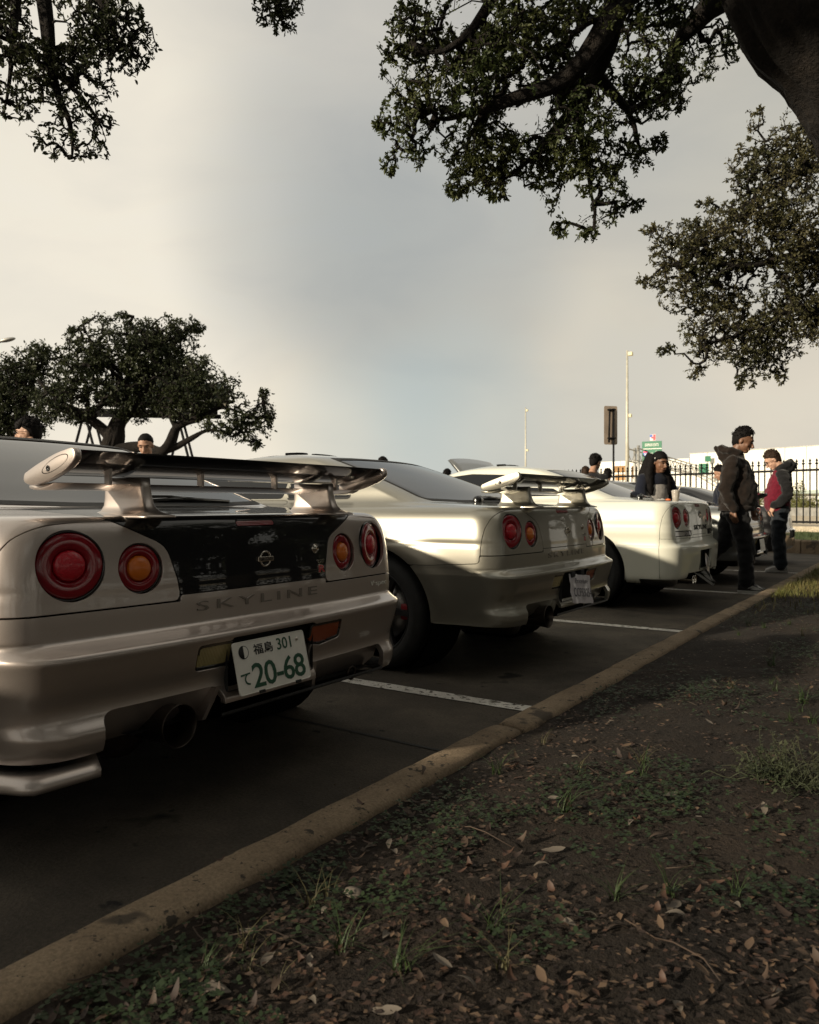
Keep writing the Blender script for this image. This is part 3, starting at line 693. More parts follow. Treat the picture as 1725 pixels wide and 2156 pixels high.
    b = MB(); mt = axis_mtx((float(sh.rear_x(.285, .79)), .285, .79), (1, .05, 0)); b.lathe([(.018, 0), (.018, .004), (.0155, .006), (.014, .003), (.013, .006), (.0001, .007)], 28, mt); b.build('lock', 'chrome', e)
    extras(sh, e)
    tilt_p = plate_draw(sh, e)
    return e, sh

# ------------------------------------------------------------------ the row of parked cars
mat('plate_sleeve', (.55, .52, .54), .3, var=.12, vscale=25, coat=.8); mat('ink_grey', (.09, .09, .10), .6)
paint('paint_grey', (.20, .205, .20)); paint('paint_black', (.008, .008, .009), 0.0, .3); paint('paint_green', (.012, .022, .018), .2, .4); paint('paint_dusk', (.16, .17, .19))
mat('lens_white', (.5, .48, .44), .15, coat=1); mat('molding_white', (.78, .78, .70), .35, coat=.5)
def gz(y): return .0005 * (y - 1.0)
def cars():
    def plate1(sh, e):
        def draw(p):
            plate_text(p, 'digits', '20-68', .022, -.030, .078, .245, spacing=.92, offset=.012)
            plate_text(p, 'kana', 'て', -.130, -.035, .038, offset=.012); plate_text(p, 'region', '福島', -.035, .050, .034, .088, 'black_matt', offset=.008)
            plate_text(p, 'class_number', '301', .062, .052, .038, .068, 'plate_green', offset=.006)
            MB().lathe([(.0001, 0), (.021, 0), (.021, -.001)], 32, axis_mtx((.0028, -.122, .048), (1, 0, 0))).build('seal', 'black_matt', p)
            V = [(0, 0, 0)] + [(0, .0185 * math.sin(a), .0185 * math.cos(a)) for a in np.linspace(0, math.pi, 14)]
            mesh_obj('seal_half', [(.0032, -.122 + y, .048 + z) for _, y, z in V], [(0, i, i + 1) for i in range(1, 14)], 'plate_white', p)
            MB().lathe([(.0001, .002), (.005, .002), (.006, 0)], 16, axis_mtx((.0024, .125, .056), (1, 0, 0))).build('screw', 'chrome', p)
            for y in (-.072, .098): MB().bbox((.001, y - .013, -.088), (.006, y + .013, -.078), .002).build('clip', 'black_matt', p)
        license_plate(e, (.014, -.032, .440), .33, .165, R(-14), R(0), draw)
    def ex1(sh, e):
        rear_text(sh, e, 'trim_lettering', 'V·spec', .70, .628, .026, .125, 'plate_white', .0008, .001, shear=.1)
        # splitter under the left bumper corner
        V = []; rings = []
        for k in range(16):
            t = k / 15; 
            y = -.63 - .245 * min(1, t * 1.5) if t < .67 else -.875; x = -.02 - .05 * (y / .87) ** 2 if t < .5 else -.02 - .05 - (t - .5) * .55
            if .5 < t < .8: y = -.63 - .245 * min(1, .5 * 1.5 + (t - .5) * .85)
            rings.append([(x - .06, y * .95, .272), (x - .004, y, .270), (x + .018, y * 1.010, .256), (x + .022, y * 1.014, .240), (x + .018, y * 1.012, .232), (x - .06, y * .94, .232)])
        MB().loft(rings).build('corner_splitter', 'paint_champagne', e)
        b = MB(); mt = axis_mtx((-.10, .47, .288), (0, 1, 0))
        V = []
        n = 20; rr = .022
        b.tube([(-.07 + 0 * k, .49 + rr * math.cos(k * 2 * math.pi / n), .300 + rr * math.sin(k * 2 * math.pi / n)) for k in range(n + 1)], .006, 8, caps=False).build('tow_hook', 'exhaust_steel', e)
    build_gtr('sports_car', (-1.80, 1.885, gz(1.9)), R(0.4), 'carbon_gloss', 'paint_champagne', 'champagne silver coupe with black trunk lid and green-lettered white plate, nearest the camera', 'silver coupes with round tail lights', plate1, ex1)
    def plate2(sh, e):
        b = MB(); nx, ny = 14, 12; rg = random.Random(3); V = []; F = []
        for i in range(ny):
            for j in range(nx):
                y = -.120 + .24 * j / (nx - 1); z = -.085 + .17 * i / (ny - 1)
                V.append((.006 * mnoise.noise(Vector((y * 22, z * 22, 1.3))) + .004 * mnoise.noise(Vector((y * 60, z * 50, 4))), y + .006 * mnoise.noise(Vector((z * 18, 2, 7))), z + .006 * mnoise.noise(Vector((y * 18, 5, 2)))))
        F = [(i * nx + j, i * nx + j + 1, (i + 1) * nx + j + 1, (i + 1) * nx + j) for i in range(ny - 1) for j in range(nx - 1)]
        p = empty('paper_plate', (.024, .0, .430), parent=e); p.rotation_euler = (R(-6), R(-12), R(-8))
        mesh_obj('plastic_sleeve', V, F, 'plate_sleeve', p, smooth=True)
        plate_text(p, 'number', 'CCFS3054', 0, -.022, .052, .205, 'ink_grey', .011); plate_text(p, 'heading', 'Procedure', 0, .046, .028, .14, 'ink_grey', .011)
        b = MB(); b.bbox((-.02, -.09, .50), (.004, -.03, .535), .006); b.bbox((-.02, .05, .50), (.006, .11, .54), .006); b.build('plate_bracket', 'black_matt', e)
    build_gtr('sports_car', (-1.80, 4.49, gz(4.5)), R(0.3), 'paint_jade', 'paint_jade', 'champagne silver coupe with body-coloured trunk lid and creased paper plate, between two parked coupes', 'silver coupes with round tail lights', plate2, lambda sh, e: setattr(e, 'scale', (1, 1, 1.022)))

GT3 = [(.225, -.10, .775, .07, .13, -4.40), (.250, -.04, .812, .07, .15, -4.46), (.285, -.018, .826, .07, .16, -4.5), (.36, -.010, .834, .07, .16, -4.5), (.42, -.005, .840, .07, .16, -4.5),
       (.49, 0, .848, .07, .16, -4.5), (.520, 0, .850, .07, .16, -4.5), (.534, -.004, .850, .07, .16, -4.5), (.545, -.016, .844, .07, .15, -4.5), (.560, -.036, .840, .07, .14, -4.5), (.575, -.048, .839, .07, .13, -4.5),
       (.60, -.052, .841, .07, .125, -4.5)] + [(r_[0], r_[1] + .004, r_[2] * .96, .07, r_[4] + .005, r_[5]) for r_ in GT if r_[0] > .65]
def build_white(loc, yaw):
    V, N, Q = car_grid(GT3, [(AX_R, .315, .40, .006), (AX_F, .315, .40, .006)], step_body=.012, n=(60, 14, 90, 10, 10), drop=.13)
    sh = Shell(V, N, Q); e = empty('sedan_car', loc, yaw)
    tag(e, 'cream white coupe with black lettering and no rear wing, behind the walking man', 'car')
    ab = np.abs; mx = lambda *a: np.maximum.reduce(a); mn = lambda *a: np.minimum.reduce(a); g = .0025
    arch = lambda P: np.where(ab(P[:, 1]) > .5, np.minimum(np.hypot(P[:, 0] - AX_R, P[:, 2] - .315), np.hypot(P[:, 0] - AX_F, P[:, 2] - .315)) - .355, 1.0)
    rear = lambda P: -.4 - P[:, 0]
    cut = lambda P: mx(mn(sbox(P[:, 1], P[:, 2], -.52, .62, .05, .305, .02), P[:, 2] - .262 + np.where(P[:, 0] > -.6, 0, 9)), rear(P))
    hole = lambda P: mx(sd_poly(P[:, 1], P[:, 2], rounded([(-.19, .33), (.19, .33), (.215, .49), (-.215, .49)], .012)), rear(P))
    L3 = [(.635, .780, .0875, .044), (.405, .776, .073, .040)]
    lamps = lambda P: mx(np.minimum(*[np.hypot(ab(P[:, 1]) - q[0], P[:, 2] - q[1]) - q[2] * 1.085 for q in L3]), rear(P))
    BAR = rounded([(.30, .620), (.70, .620), (.70, .666), (.30, .666)], .010)
    bar = lambda P: mx(sd_poly(ab(P[:, 1]), P[:, 2], BAR), rear(P))
    T3 = [(.285, .603), (.275, .62), (.275, .70), (.30, .79), (.335, .83), (.40, .862), (.50, .885), (.56, .914), (1.2, .9165), (1.2, .603)]
    sz = np.array([.55, .70, .78, .84, .89, .925]); sx = np.array([-.215, -.205, -.19, -.165, -.135, -.115])
    tail = lambda P: mx(sd_poly(ab(P[:, 1]), P[:, 2], T3), np.interp(P[:, 2], sz, sx) - P[:, 0], rear(P))
    bump = lambda P: mx(P[:, 2] - .603, -.215 - P[:, 0])
    lid = lambda P: mx((ab(P[:, 1]) - np.interp(P[:, 2], [.6, .70, .79, .83, .862, .885, .914, .918, .945], [.275, .275, .30, .335, .40, .50, .56, .575, .60])) * .9, .628 - P[:, 2], -.585 - P[:, 0], P[:, 2] - .947)
    brake = lambda P: mx(sbox(P[:, 1], P[:, 2], -.09, .09, .872, .896, .004), rear(P))
    RW = [(-.1, .957), (.28, .957), (.575, .966), (.58, .975), (.485, 1.205), (.47, 1.217), (.3, 1.224), (-.1, 1.226)]
    WS = [(-.1, .97), (.53, .975), (.57, .985), (.50, 1.19), (.48, 1.20), (-.1, 1.215)]
    QW = rounded([(-1.20, .975), (-1.24, 1.01), (-1.52, 1.145), (-1.72, 1.17), (-1.72, .968)], .03); DW = rounded([(-1.76, .968), (-1.76, 1.175), (-2.25, 1.195), (-2.62, 1.16), (-3.05, .968)], .03)
    fr, fw, fs = glass_parts(sh, e, RW, [QW, DW], WS, None, None); glass = lambda P: mn(fr(P), fw(P), fs[0](P), fs[1](P))
    opening = lambda P: mn(arch(P), cut(P), hole(P), lamps(P), bar(P), brake(P))
    pm = 'paint_white'
    sh.panel('body_panel', lambda P: -mn(opening(P), glass(P), bump(P), tail(P), lid(P)) + g, pm, e)
    sh.panel('rear_bumper', lambda P: mx(bump(P), -opening(P)) + g, pm, e, flange=.02)
    for s in (-1, 1): sh.panel('tail_light_panel', lambda P: mx(tail(P), -lamps(P), -bar(P), -s * P[:, 1], -bump(P)) + g, pm, e, flange=.016)
    sh.panel('trunk_lid', lambda P: mx(lid(P), -tail(P), -brake(P), -bump(P)) + g, pm, e)
    sh.panel('shadow_shell', lambda P: -mn(opening(P), glass(P) - .004) + .001, 'void', e, flange=0, offset=-.013)  # black sheet standing for shade inside the panel gaps
    sh.panel('rear_window', lambda P: fr(P) + .001, 'glass_dark', e, flange=.006, offset=-.002); sh.panel('windscreen', lambda P: fw(P) + .001, 'glass_dark', e, flange=.006, offset=-.002)
    for s in (-1, 1):
        for nm, k in (('quarter_window', 0), ('door_window', 1)): sh.panel(nm, lambda P: mx(fs[k](P), -s * P[:, 1]) + .001, 'glass_dark', e, flange=.006, offset=-.002)
        for k, (ly, lz, R_, ir) in enumerate(L3):
            lamp_round(e, 'tail_light', (float(sh.rear_x(ly, lz)) - .010, s * ly, lz), (1, s * (.28 if k == 0 else .11), .05), R_, ir, 'lens_red', 'lens_red_bright')
        q = [(s * y, z) for y, z in BAR]; fn = lambda P: mx(sd_poly(P[:, 1], P[:, 2], q), rear(P))
        o = sh.panel('reversing_lamp', lambda P: mx(fn(P) + .006, ab(P[:, 1]) * -1 + .47), 'lens_white', e, flange=.01, offset=-.005)
        sh.panel('fog_lamp', lambda P: mx(fn(P) + .006, ab(P[:, 1]) - .47), 'black_gloss', e, flange=.01, offset=-.005)
        sh.panel('lamp_frame', lambda P: mx(fn(P) + .0005, -(fn(P) + .006)), 'black_gloss', e, flange=.02, offset=-.002)
    sh.panel('brake_light', lambda P: mx(sbox(P[:, 1], P[:, 2], -.086, .086, .875, .893, .003), rear(P)), 'lens_red_dull', e, flange=.01, offset=-.001)
    b = MB(); xq = -.09
    b.add([(xq, -.22, .32), (xq, .22, .32), (xq, .22, .50), (xq, -.22, .50), (-.012, -.22, .32), (-.012, .22, .32), (-.012, .22, .50), (-.012, -.22, .50)], [(0, 1, 2, 3), (0, 4, 5, 1), (3, 2, 6, 7), (0, 3, 7, 4), (1, 5, 6, 2)]); b.build('plate_recess', 'black_matt', e)
    p = empty('paper_plate', (.012, -.02, .365), parent=e); p.rotation_euler = (R(-18), R(-8), R(4)); p.scale = (.8, .8, .8)
    V = []; nx, ny = 12, 10
    for i in range(ny):
        for j in range(nx): y = -.10 + .20 * j / (nx - 1); z = -.095 + .19 * i / (ny - 1); V.append((.008 * mnoise.noise(Vector((y * 14, z * 14, 5))), y, z))
    mesh_obj('plastic_sleeve', V, [(i * nx + j, i * nx + j + 1, (i + 1) * nx + j + 1, (i + 1) * nx + j) for i in range(ny - 1) for j in range(nx - 1)], 'plate_sleeve', p, smooth=True)
    for k in range(9): MB().box((.009, -.08, .06 - k * .013), (.0095, .08 - .02 * (k % 3), .066 - k * .013)).build('print_line', 'ink_grey', p)
    rear_text(sh, e, 'model_lettering', 'SKYLINE', .03, .690, .042, .50, 'black_matt', .001, .002, spacing=1.15, offset=.02, letters=True)
    bd = empty('maker_badge', parent=e); x0 = float(sh.rear_x(.02, .80)); mt = axis_mtx((x0, .02, .80), (1, 0, 0))
    MB().lathe([(.036, 0), (.036, .004), (.033, .005), (.025, .005), (.023, .003), (.023, 0)], 36, mt).build('ring', 'black_gloss', bd); MB().bbox((x0, -.022, .789), (x0 + .006, .062, .811), .002).build('bar', 'black_gloss', bd)
    MB().lathe([(.016, 0), (.016, .004), (.0001, .006)], 24, axis_mtx((float(sh.rear_x(.26, .74)), .26, .74), (1, 0, 0))).build('lock', 'black_gloss', e)
    for y in (-.40, -.325): MB().lathe([(.030, -.12), (.034, 0), (.036, .004), (.034, .006), (.031, .003), (.029, -.1)], 28, axis_mtx((-.03, y, .245), (1, 0, -.05))).build('exhaust_tip', 'chrome', e)
    MB().lathe([(.0001, 0), (.09, .02), (.1, .06), (.1, .4), (.08, .43), (.0001, .43)], 28, axis_mtx((-.62, -.38, .27), (1, .05, 0))).build('muffler', 'steel', e)
    b = MB(); b.bbox((-4.3, -.7, .20), (-1.3, .7, .30), .02); b.bbox((-1.3, -.42, .29), (-.16, .5, .42), .02); b.build('underbody', 'void', e)
    rear_wiper(e)
    for ax in (AX_R, AX_F):
        for s in (-1, 1):
            wheel(e, (ax, s * .735, .315), s, .315, .215, caliper=False)
            MB().lathe([(.367, 0.0), (.369, .34), (.0001, .345)], 40, axis_mtx((ax, s * .825, .315), (0, -s, 0))).build('arch_liner', 'void', e)
    return e
def build_plain_car(name, loc, yaw, pm, label, scale=(1, 1, 1), group=None):
    """ordinary saloon, rear at local x = 0"""
    V, N, Q = car_grid(GT3, [], step_body=.03, step_top=.06, n=(20, 6, 44, 5, 6), drop=.13); sh = Shell(V, N, Q); e = empty(name, loc, yaw); e.scale = scale
    tag(e, label, 'car', group); ab = np.abs; mx = lambda *a: np.maximum.reduce(a); mn = lambda *a: np.minimum.reduce(a)
    arch = lambda P: np.where(ab(P[:, 1]) > .5, np.minimum(np.hypot(P[:, 0] - AX_R, P[:, 2] - .315), np.hypot(P[:, 0] - AX_F, P[:, 2] - .315)) - .355, 1.0)
    RW = [(-.1, .957), (.57, .966), (.48, 1.217), (-.1, 1.226)]; WS = [(-.1, .97), (.56, .985), (.49, 1.20), (-.1, 1.215)]
    QW = rounded([(-1.15, .975), (-1.45, 1.145), (-1.82, 1.175), (-1.82, .968)], .03); DW = rounded([(-1.88, .968), (-1.88, 1.175), (-2.25, 1.195), (-2.62, 1.16), (-3.05, .968)], .03)
    fr, fw, fs = glass_parts(sh, e, RW, [QW, DW], WS, None, None); glass = lambda P: mn(fr(P), fw(P), fs[0](P), fs[1](P))
    TL = [(.42, .66), (.80, .66), (.80, .80), (.44, .80)]; tl = lambda P: mx(sd_poly(ab(P[:, 1]), P[:, 2], TL), -.22 - P[:, 0])
    HL = [(.45, .58), (.80, .58), (.80, .68), (.42, .68)]; hl = lambda P: mx(sd_poly(ab(P[:, 1]), P[:, 2], HL), P[:, 0] + 4.1)
    PL = [(-.26, .42), (.26, .42), (.26, .54), (-.26, .54)]; pl = lambda P: mx(sd_poly(P[:, 1], P[:, 2], PL), -.2 - P[:, 0])
    sh.panel('body_panel', lambda P: -mn(arch(P), glass(P), tl(P), hl(P), pl(P)) + .002, pm, e)
    sh.panel('rear_window', lambda P: fr(P) + .001, 'glass_dark', e, offset=-.002); sh.panel('windscreen', lambda P: fw(P) + .001, 'glass_dark', e, offset=-.002)
    for s in (-1, 1):
        sh.panel('rear_side_window', lambda P: mx(fs[0](P), -s * P[:, 1]), 'glass_dark', e, offset=-.002); sh.panel('door_window', lambda P: mx(fs[1](P), -s * P[:, 1]), 'glass_dark', e, offset=-.002)
        sh.panel('tail_light', lambda P: mx(tl(P), -s * P[:, 1]), 'lens_red', e, offset=-.002); sh.panel('headlight', lambda P: mx(hl(P), -s * P[:, 1]), 'lens_white', e, offset=-.002)
    sh.panel('plate_recess', lambda P: pl(P), 'black_matt', e, offset=-.02); MB().bbox((-.035, -.15, .43), (-.028, .15, .52), .003).build('license_plate', 'plate_white', e)
    b = MB(); b.bbox((-4.3, -.7, .20), (-.3, .7, .45), .02); b.build('underbody', 'void', e)
    for ax in (AX_R, AX_F):
        for s in (-1, 1): wheel(e, (ax, s * .735, .315), s, .315, .215, 'steel', caliper=False)
    return e
cars()
wc = build_white((-1.81, 7.78, gz(7.8)), R(0)); wc.scale = (1, 1, 1.065)
def car_four():
    def none(sh, e): pass
    def plate4(sh, e):
        license_plate(e, (.010, 0, .45), .30, .15, R(-8), 0, lambda p: None)
    e, sh = build_gtr('sports_car', (-1.78, 10.45, gz(10.5)), R(0), 'paint_grey', 'paint_grey', 'dark grey winged coupe with its bonnet raised, hidden behind the walking man', None, plate4, none)
    r0 = []; b = MB(); rings = []
    for k in range(9):
        t = k / 8; z = .90 + .72 * t; x = -3.50 - .62 * t + .05 * math.sin(t * math.pi); hw = .72 - .10 * t * t
        rings.append([(x - .02 * (1 - (y / hw) ** 2), y, z + .03 * (1 - (y / hw) ** 2)) for y in np.linspace(-hw, hw, 13)] + [(x - .05, y, z - .02) for y in np.linspace(hw, -hw, 13)])
    b.loft(rings).build('raised_bonnet', 'paint_grey', e)
car_four()
build_plain_car('sedan_car', (-1.88, 13.75, gz(13.7)), R(0), 'paint_black', 'black low coupe at the far end of the row beside the fence')
build_plain_car('shade_car', (-2.05, -1.0, 0), R(0), 'paint_grey', 'unseen grey saloon added left of the nearest coupe to shade the ground', (1, 1, 1.0))  # unseen car, added to shade the ground and the nearest coupe

# ------------------------------------------------------------------ ground
def ground_mat(name, cols, scale, bump, bscale, rough=.9, spots=None, spec=.3, dist=.01):
    m, nt, b = _mat(name); N_ = nt.nodes; L = nt.links
    tcn = N_.new('ShaderNodeTexCoord'); b.inputs['Roughness'].default_value = rough; b.inputs['Specular IOR Level'].default_value = spec
    n1 = N_.new('ShaderNodeTexNoise'); n1.inputs['Scale'].default_value = scale; n1.inputs['Detail'].default_value = 8; n1.inputs['Roughness'].default_value = .65
    L.new(tcn.outputs['Object'], n1.inputs['Vector'])
    r_ = N_.new('ShaderNodeValToRGB'); e = r_.color_ramp.elements
    while len(e) < len(cols): e.new(.5)
    for k, (el, c_) in enumerate(zip(e, cols)): el.position = .30 + .42 * k / max(1, len(cols) - 1); el.color = (*c_, 1)
    L.new(n1.outputs['Fac'], r_.inputs['Fac']); c_out = r_.outputs['Color']
    n2 = N_.new('ShaderNodeTexNoise'); n2.inputs['Scale'].default_value = bscale; n2.inputs['Detail'].default_value = 4; n2.inputs['Roughness'].default_value = .7
    L.new(tcn.outputs['Object'], n2.inputs['Vector'])
    mx = N_.new('ShaderNodeMix'); mx.data_type = 'RGBA'; mx.blend_type = 'MULTIPLY'; mx.inputs['Factor'].default_value = .8
    rp = N_.new('ShaderNodeMapRange'); rp.inputs['From Min'].default_value = .3; rp.inputs['From Max'].default_value = .7; rp.inputs['To Min'].default_value = .55; rp.inputs['To Max'].default_value = 1.35
    L.new(n2.outputs['Fac'], rp.inputs['Value']); cb = N_.new('ShaderNodeCombineColor')
    for k in range(3): L.new(rp.outputs['Result'], cb.inputs[k])
    L.new(c_out, mx.inputs[6]); L.new(cb.outputs[0], mx.inputs[7]); c_out = mx.outputs[2]
    if spots:
        for sc, thr, colr in spots:
            n3 = N_.new('ShaderNodeTexNoise'); n3.inputs['Scale'].default_value = sc; n3.inputs['Detail'].default_value = 3; n3.inputs['Roughness'].default_value = .6
            L.new(tcn.outputs['Object'], n3.inputs['Vector']); q = N_.new('ShaderNodeMapRange'); q.inputs['From Min'].default_value = thr; q.inputs['From Max'].default_value = thr + .05
            L.new(n3.outputs['Fac'], q.inputs['Value']); m2 = N_.new('ShaderNodeMix'); m2.data_type = 'RGBA'; L.new(q.outputs['Result'], m2.inputs['Factor'])
            L.new(c_out, m2.inputs[6]); m2.inputs[7].default_value = (*colr, 1); c_out = m2.outputs[2]
    L.new(c_out, b.inputs['Base Color'])
    bp = N_.new('ShaderNodeBump'); bp.inputs['Strength'].default_value = bump; bp.inputs['Distance'].default_value = dist
    L.new(n2.outputs['Fac'], bp.inputs['Height']); L.new(bp.outputs['Normal'], b.inputs['Normal']); return m
ground_mat('asphalt', [(.042, .036, .029), (.076, .064, .051), (.125, .104, .080)], 2.2, 1.0, 95, .85, [(2.2, .66, (.020, .018, .016)), (9, .66, (.016, .015, .014)), (38, .68, (.085, .075, .06)), (55, .69, (.012, .011, .010))], dist=.008)
ground_mat('kerb_concrete', [(.13, .094, .062), (.22, .165, .11), (.28, .215, .145)], 3.0, .7, 130, .92, [(5, .62, (.075, .06, .045)), (26, .62, (.05, .042, .033)), (60, .65, (.04, .034, .028))], dist=.006)
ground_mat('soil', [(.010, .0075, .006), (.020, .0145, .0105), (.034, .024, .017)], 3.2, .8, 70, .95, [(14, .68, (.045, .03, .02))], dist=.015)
ground_mat('line_paint', [(.40, .38, .35), (.56, .54, .50), (.64, .62, .58)], 5, .3, 150, .8, [(30, .57, (.07, .06, .05)), (7, .62, (.10, .09, .075))], dist=.002)
ground_mat('lawn', [(.035, .055, .014), (.06, .085, .02), (.11, .12, .03)], 2.5, .6, 60, .95)
ground_mat('tan_concrete', [(.40, .34, .25), (.50, .43, .32), (.56, .48, .36)], .8, .2, 30, .9)
mat('joint_tar', (.012, .012, .012), .8); mat('grit', (.09, .07, .05), .9, var=.4, vscale=30)
X0k, X1k = -1.375, -1.245
V = []; F = []
ys = [-80, -20, 0, 3, 8, 14, 18.5]
tag(mesh_obj('parking_lot', [(-90, y, gz(y)) for y in ys] + [(-1.25, y, gz(y)) for y in ys] + [(40, y, gz(y) - .0) for y in ys], [(i, i + 7, i + 8, i + 1) for i in range(6)] + [(i + 7, i + 14, i + 15, i + 8) for i in range(6)], 'asphalt'), kind='structure')
lines = empty('painted_bay_lines'); tag(lines, kind='structure')
for y, xe in ((.66, -1.53), (3.30, -1.53), (5.955, -1.5), (8.87, -1.5), (11.9, -1.5)):
    rg = random.Random(int(y * 10)); n = 60; V = []
    for i in range(n + 1):
        x = -6.6 + (xe + 6.6) * i / n
        for s in (-1, 1): V.append((x, y + s * (.050 + .004 * rg.uniform(-1, 1)), gz(y) + .004))
    mesh_obj('bay_line', V, [(2 * i, 2 * i + 2, 2 * i + 3, 2 * i + 1) for i in range(n)], 'line_paint', lines)
jt = empty('pavement_joints'); tag(jt, kind='structure')
for y in (-1.2, 2.56, 6.9):
    V = []; rg = random.Random(5)
    for i in range(41):
        x = -9 + (-1.36 + 9) * i / 40; w = .006 + .004 * rg.random(); o = .012 * mnoise.noise(Vector((x * 1.5, y, 0)))
        V += [(x, y + o - w, gz(y) + .003), (x, y + o + w, gz(y) + .003)]
    mesh_obj('joint', V, [(2 * i, 2 * i + 2, 2 * i + 3, 2 * i + 1) for i in range(40)], 'joint_tar', jt)
# gravel and grit gathered along the gutter
mb = MB(); rg = random.Random(44)
for _ in range(1500):
    y = rg.uniform(.2, 12); x = X0k - .01 - abs(rg.gauss(0, .10)); s_ = rg.uniform(.0025, .008); a = rg.uniform(0, 6.3); c_, q = math.cos(a) * s_, math.sin(a) * s_; z = gz(y)
    mb.add([(x + c_, y + q, z + .001), (x - q, y + c_, z + .001), (x - c_, y - q, z + .001), (x + q, y - c_, z + .001), (x, y, z + s_ * .9)], [(0, 1, 4), (1, 2, 4), (2, 3, 4), (3, 0, 4)])
tag(mb.build('gutter_grit', 'grit'), 'fine grit gathered on the tarmac along the kerb', 'grit', kind='stuff')
# kerb stones
kerb = empty('kerb'); tag(kerb, kind='structure')
kj = [-3.2, -.4, 2.60, 3.83, 6.6, 9.6, 12.6, 15.4]
for i in range(len(kj) - 1):
    y0, y1 = kj[i] + .004, kj[i + 1] - .004; n = max(6, int((y1 - y0) / .06)); rings = []; rg = random.Random(i); dx = rg.uniform(-.008, .008); dz = rg.uniform(-.006, .006)
    for k in range(n + 1):
        y = y0 + (y1 - y0) * k / n; ed = .012 if k in (0, n) else 0
        q = [(X0k, -.05), (X0k, .100), (X0k + .004, .116), (X0k + .012, .126), (X0k + .026, .130), (-1.31, .132), (X1k - .028, .130), (X1k - .012, .125), (X1k - .003, .115), (X1k, .10), (X1k, -.05)]
        ring = []
        for x, z in q:
            f_ = 1 if z > .05 else 0
            ring.append((x + dx + f_ * .004 * mnoise.noise(Vector((x * 9, y * 6, z * 9))), y, gz(y) + z + dz - ed * f_ * .6 + f_ * (.004 * mnoise.noise(Vector((x * 20, y * 11, i))) + .003 * mnoise.noise(Vector((x * 50, y * 40, i))))))
        rings.append(ring)
    MB().loft(rings, smooth=True).build('kerb_stone', 'kerb_concrete', kerb)
# planted strip
def soil_z(x, y):
    f_ = min(1.0, max(0.0, (x + 1.2) / .5))
    dip = -.012 * math.exp(-((x + 1.17) / .08) ** 2) * (1 if y < 2.2 else .45)
    return gz(y) + .116 + .035 * f_ + .03 * max(0, x) ** .5 + dip + f_ * (.035 * mnoise.noise(Vector((x * .8, y * .8, 3))) + .016 * mnoise.noise(Vector((x * 3, y * 3, 8)))) + .007 * mnoise.noise(Vector((x * 9, y * 9, 1))) + .004 * mnoise.noise(Vector((x * 22, y * 22, 6)))
xs = np.concatenate([np.arange(X1k - .004, 1.6, .028), np.arange(1.6, 4, .1), np.arange(4, 16.1, .6)])
ysg = np.concatenate([np.arange(-14, -.4, .6), np.arange(-.4, 4.2, .03), np.arange(4.2, 8, .08), np.arange(8, 15.6, .2)])
V = [(x, y, soil_z(x, y)) for y in ysg for x in xs]; nx = len(xs)
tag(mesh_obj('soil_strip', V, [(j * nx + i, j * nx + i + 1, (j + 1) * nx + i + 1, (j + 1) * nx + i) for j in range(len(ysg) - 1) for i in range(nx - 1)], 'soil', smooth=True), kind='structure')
# ------------------------------------------------------------------ litter, weeds, grass
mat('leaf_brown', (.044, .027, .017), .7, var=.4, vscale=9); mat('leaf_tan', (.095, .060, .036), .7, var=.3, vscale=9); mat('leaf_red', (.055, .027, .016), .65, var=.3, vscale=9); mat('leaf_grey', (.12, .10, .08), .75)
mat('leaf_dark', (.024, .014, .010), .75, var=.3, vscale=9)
def grass_mat(name, c_, c2_): 
    m = mat(name, c_, .6, color2=c2_, vscale=3.0, spec=.3); return m
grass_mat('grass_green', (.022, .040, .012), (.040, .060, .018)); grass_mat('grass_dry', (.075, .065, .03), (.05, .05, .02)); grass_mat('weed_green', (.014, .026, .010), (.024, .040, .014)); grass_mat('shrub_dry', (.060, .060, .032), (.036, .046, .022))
def leaf_mesh(name, L, W, curl, m, seed):
    rg = random.Random(seed); V = []; n = 6
    for i in range(n + 1):
        t = i / n; w = W * math.sin(math.pi * t ** .8) ** .8 * (1 + .12 * rg.uniform(-1, 1)) if 0 < i < n else .001
        z = curl * (t - .5) ** 2 * L * 2.0; y = .12 * L * math.sin(t * 3) * rg.uniform(.2, .6)
        V += [(t * L - L / 2, y - w, z + w * .35), (t * L - L / 2, y, z - .0), (t * L - L / 2, y + w, z + w * .35)]
    F = []
    for i in range(n):
        a = 3 * i; F += [(a, a + 3, a + 4, a + 1), (a + 1, a + 4, a + 5, a + 2)]
    me = bpy.data.meshes.new(name); me.from_pydata(V, [], F); me.polygons.foreach_set('use_smooth', [True] * len(F)); me.materials.append(MATS[m]); return me
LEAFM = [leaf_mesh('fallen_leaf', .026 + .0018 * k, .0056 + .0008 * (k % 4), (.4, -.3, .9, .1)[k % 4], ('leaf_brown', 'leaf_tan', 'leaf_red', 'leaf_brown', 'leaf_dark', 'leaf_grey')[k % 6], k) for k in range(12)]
def in_view(x, y, z, margin=0.0):
    lat = x * CY + y * SY; d = -x * SY + y * CY
    if d < .5: return False
    return abs(lat / d) < .526 + margin and (CAM_H - z) / d < .675 + margin
rg = random.Random(11); cnt = 0; tries = 0
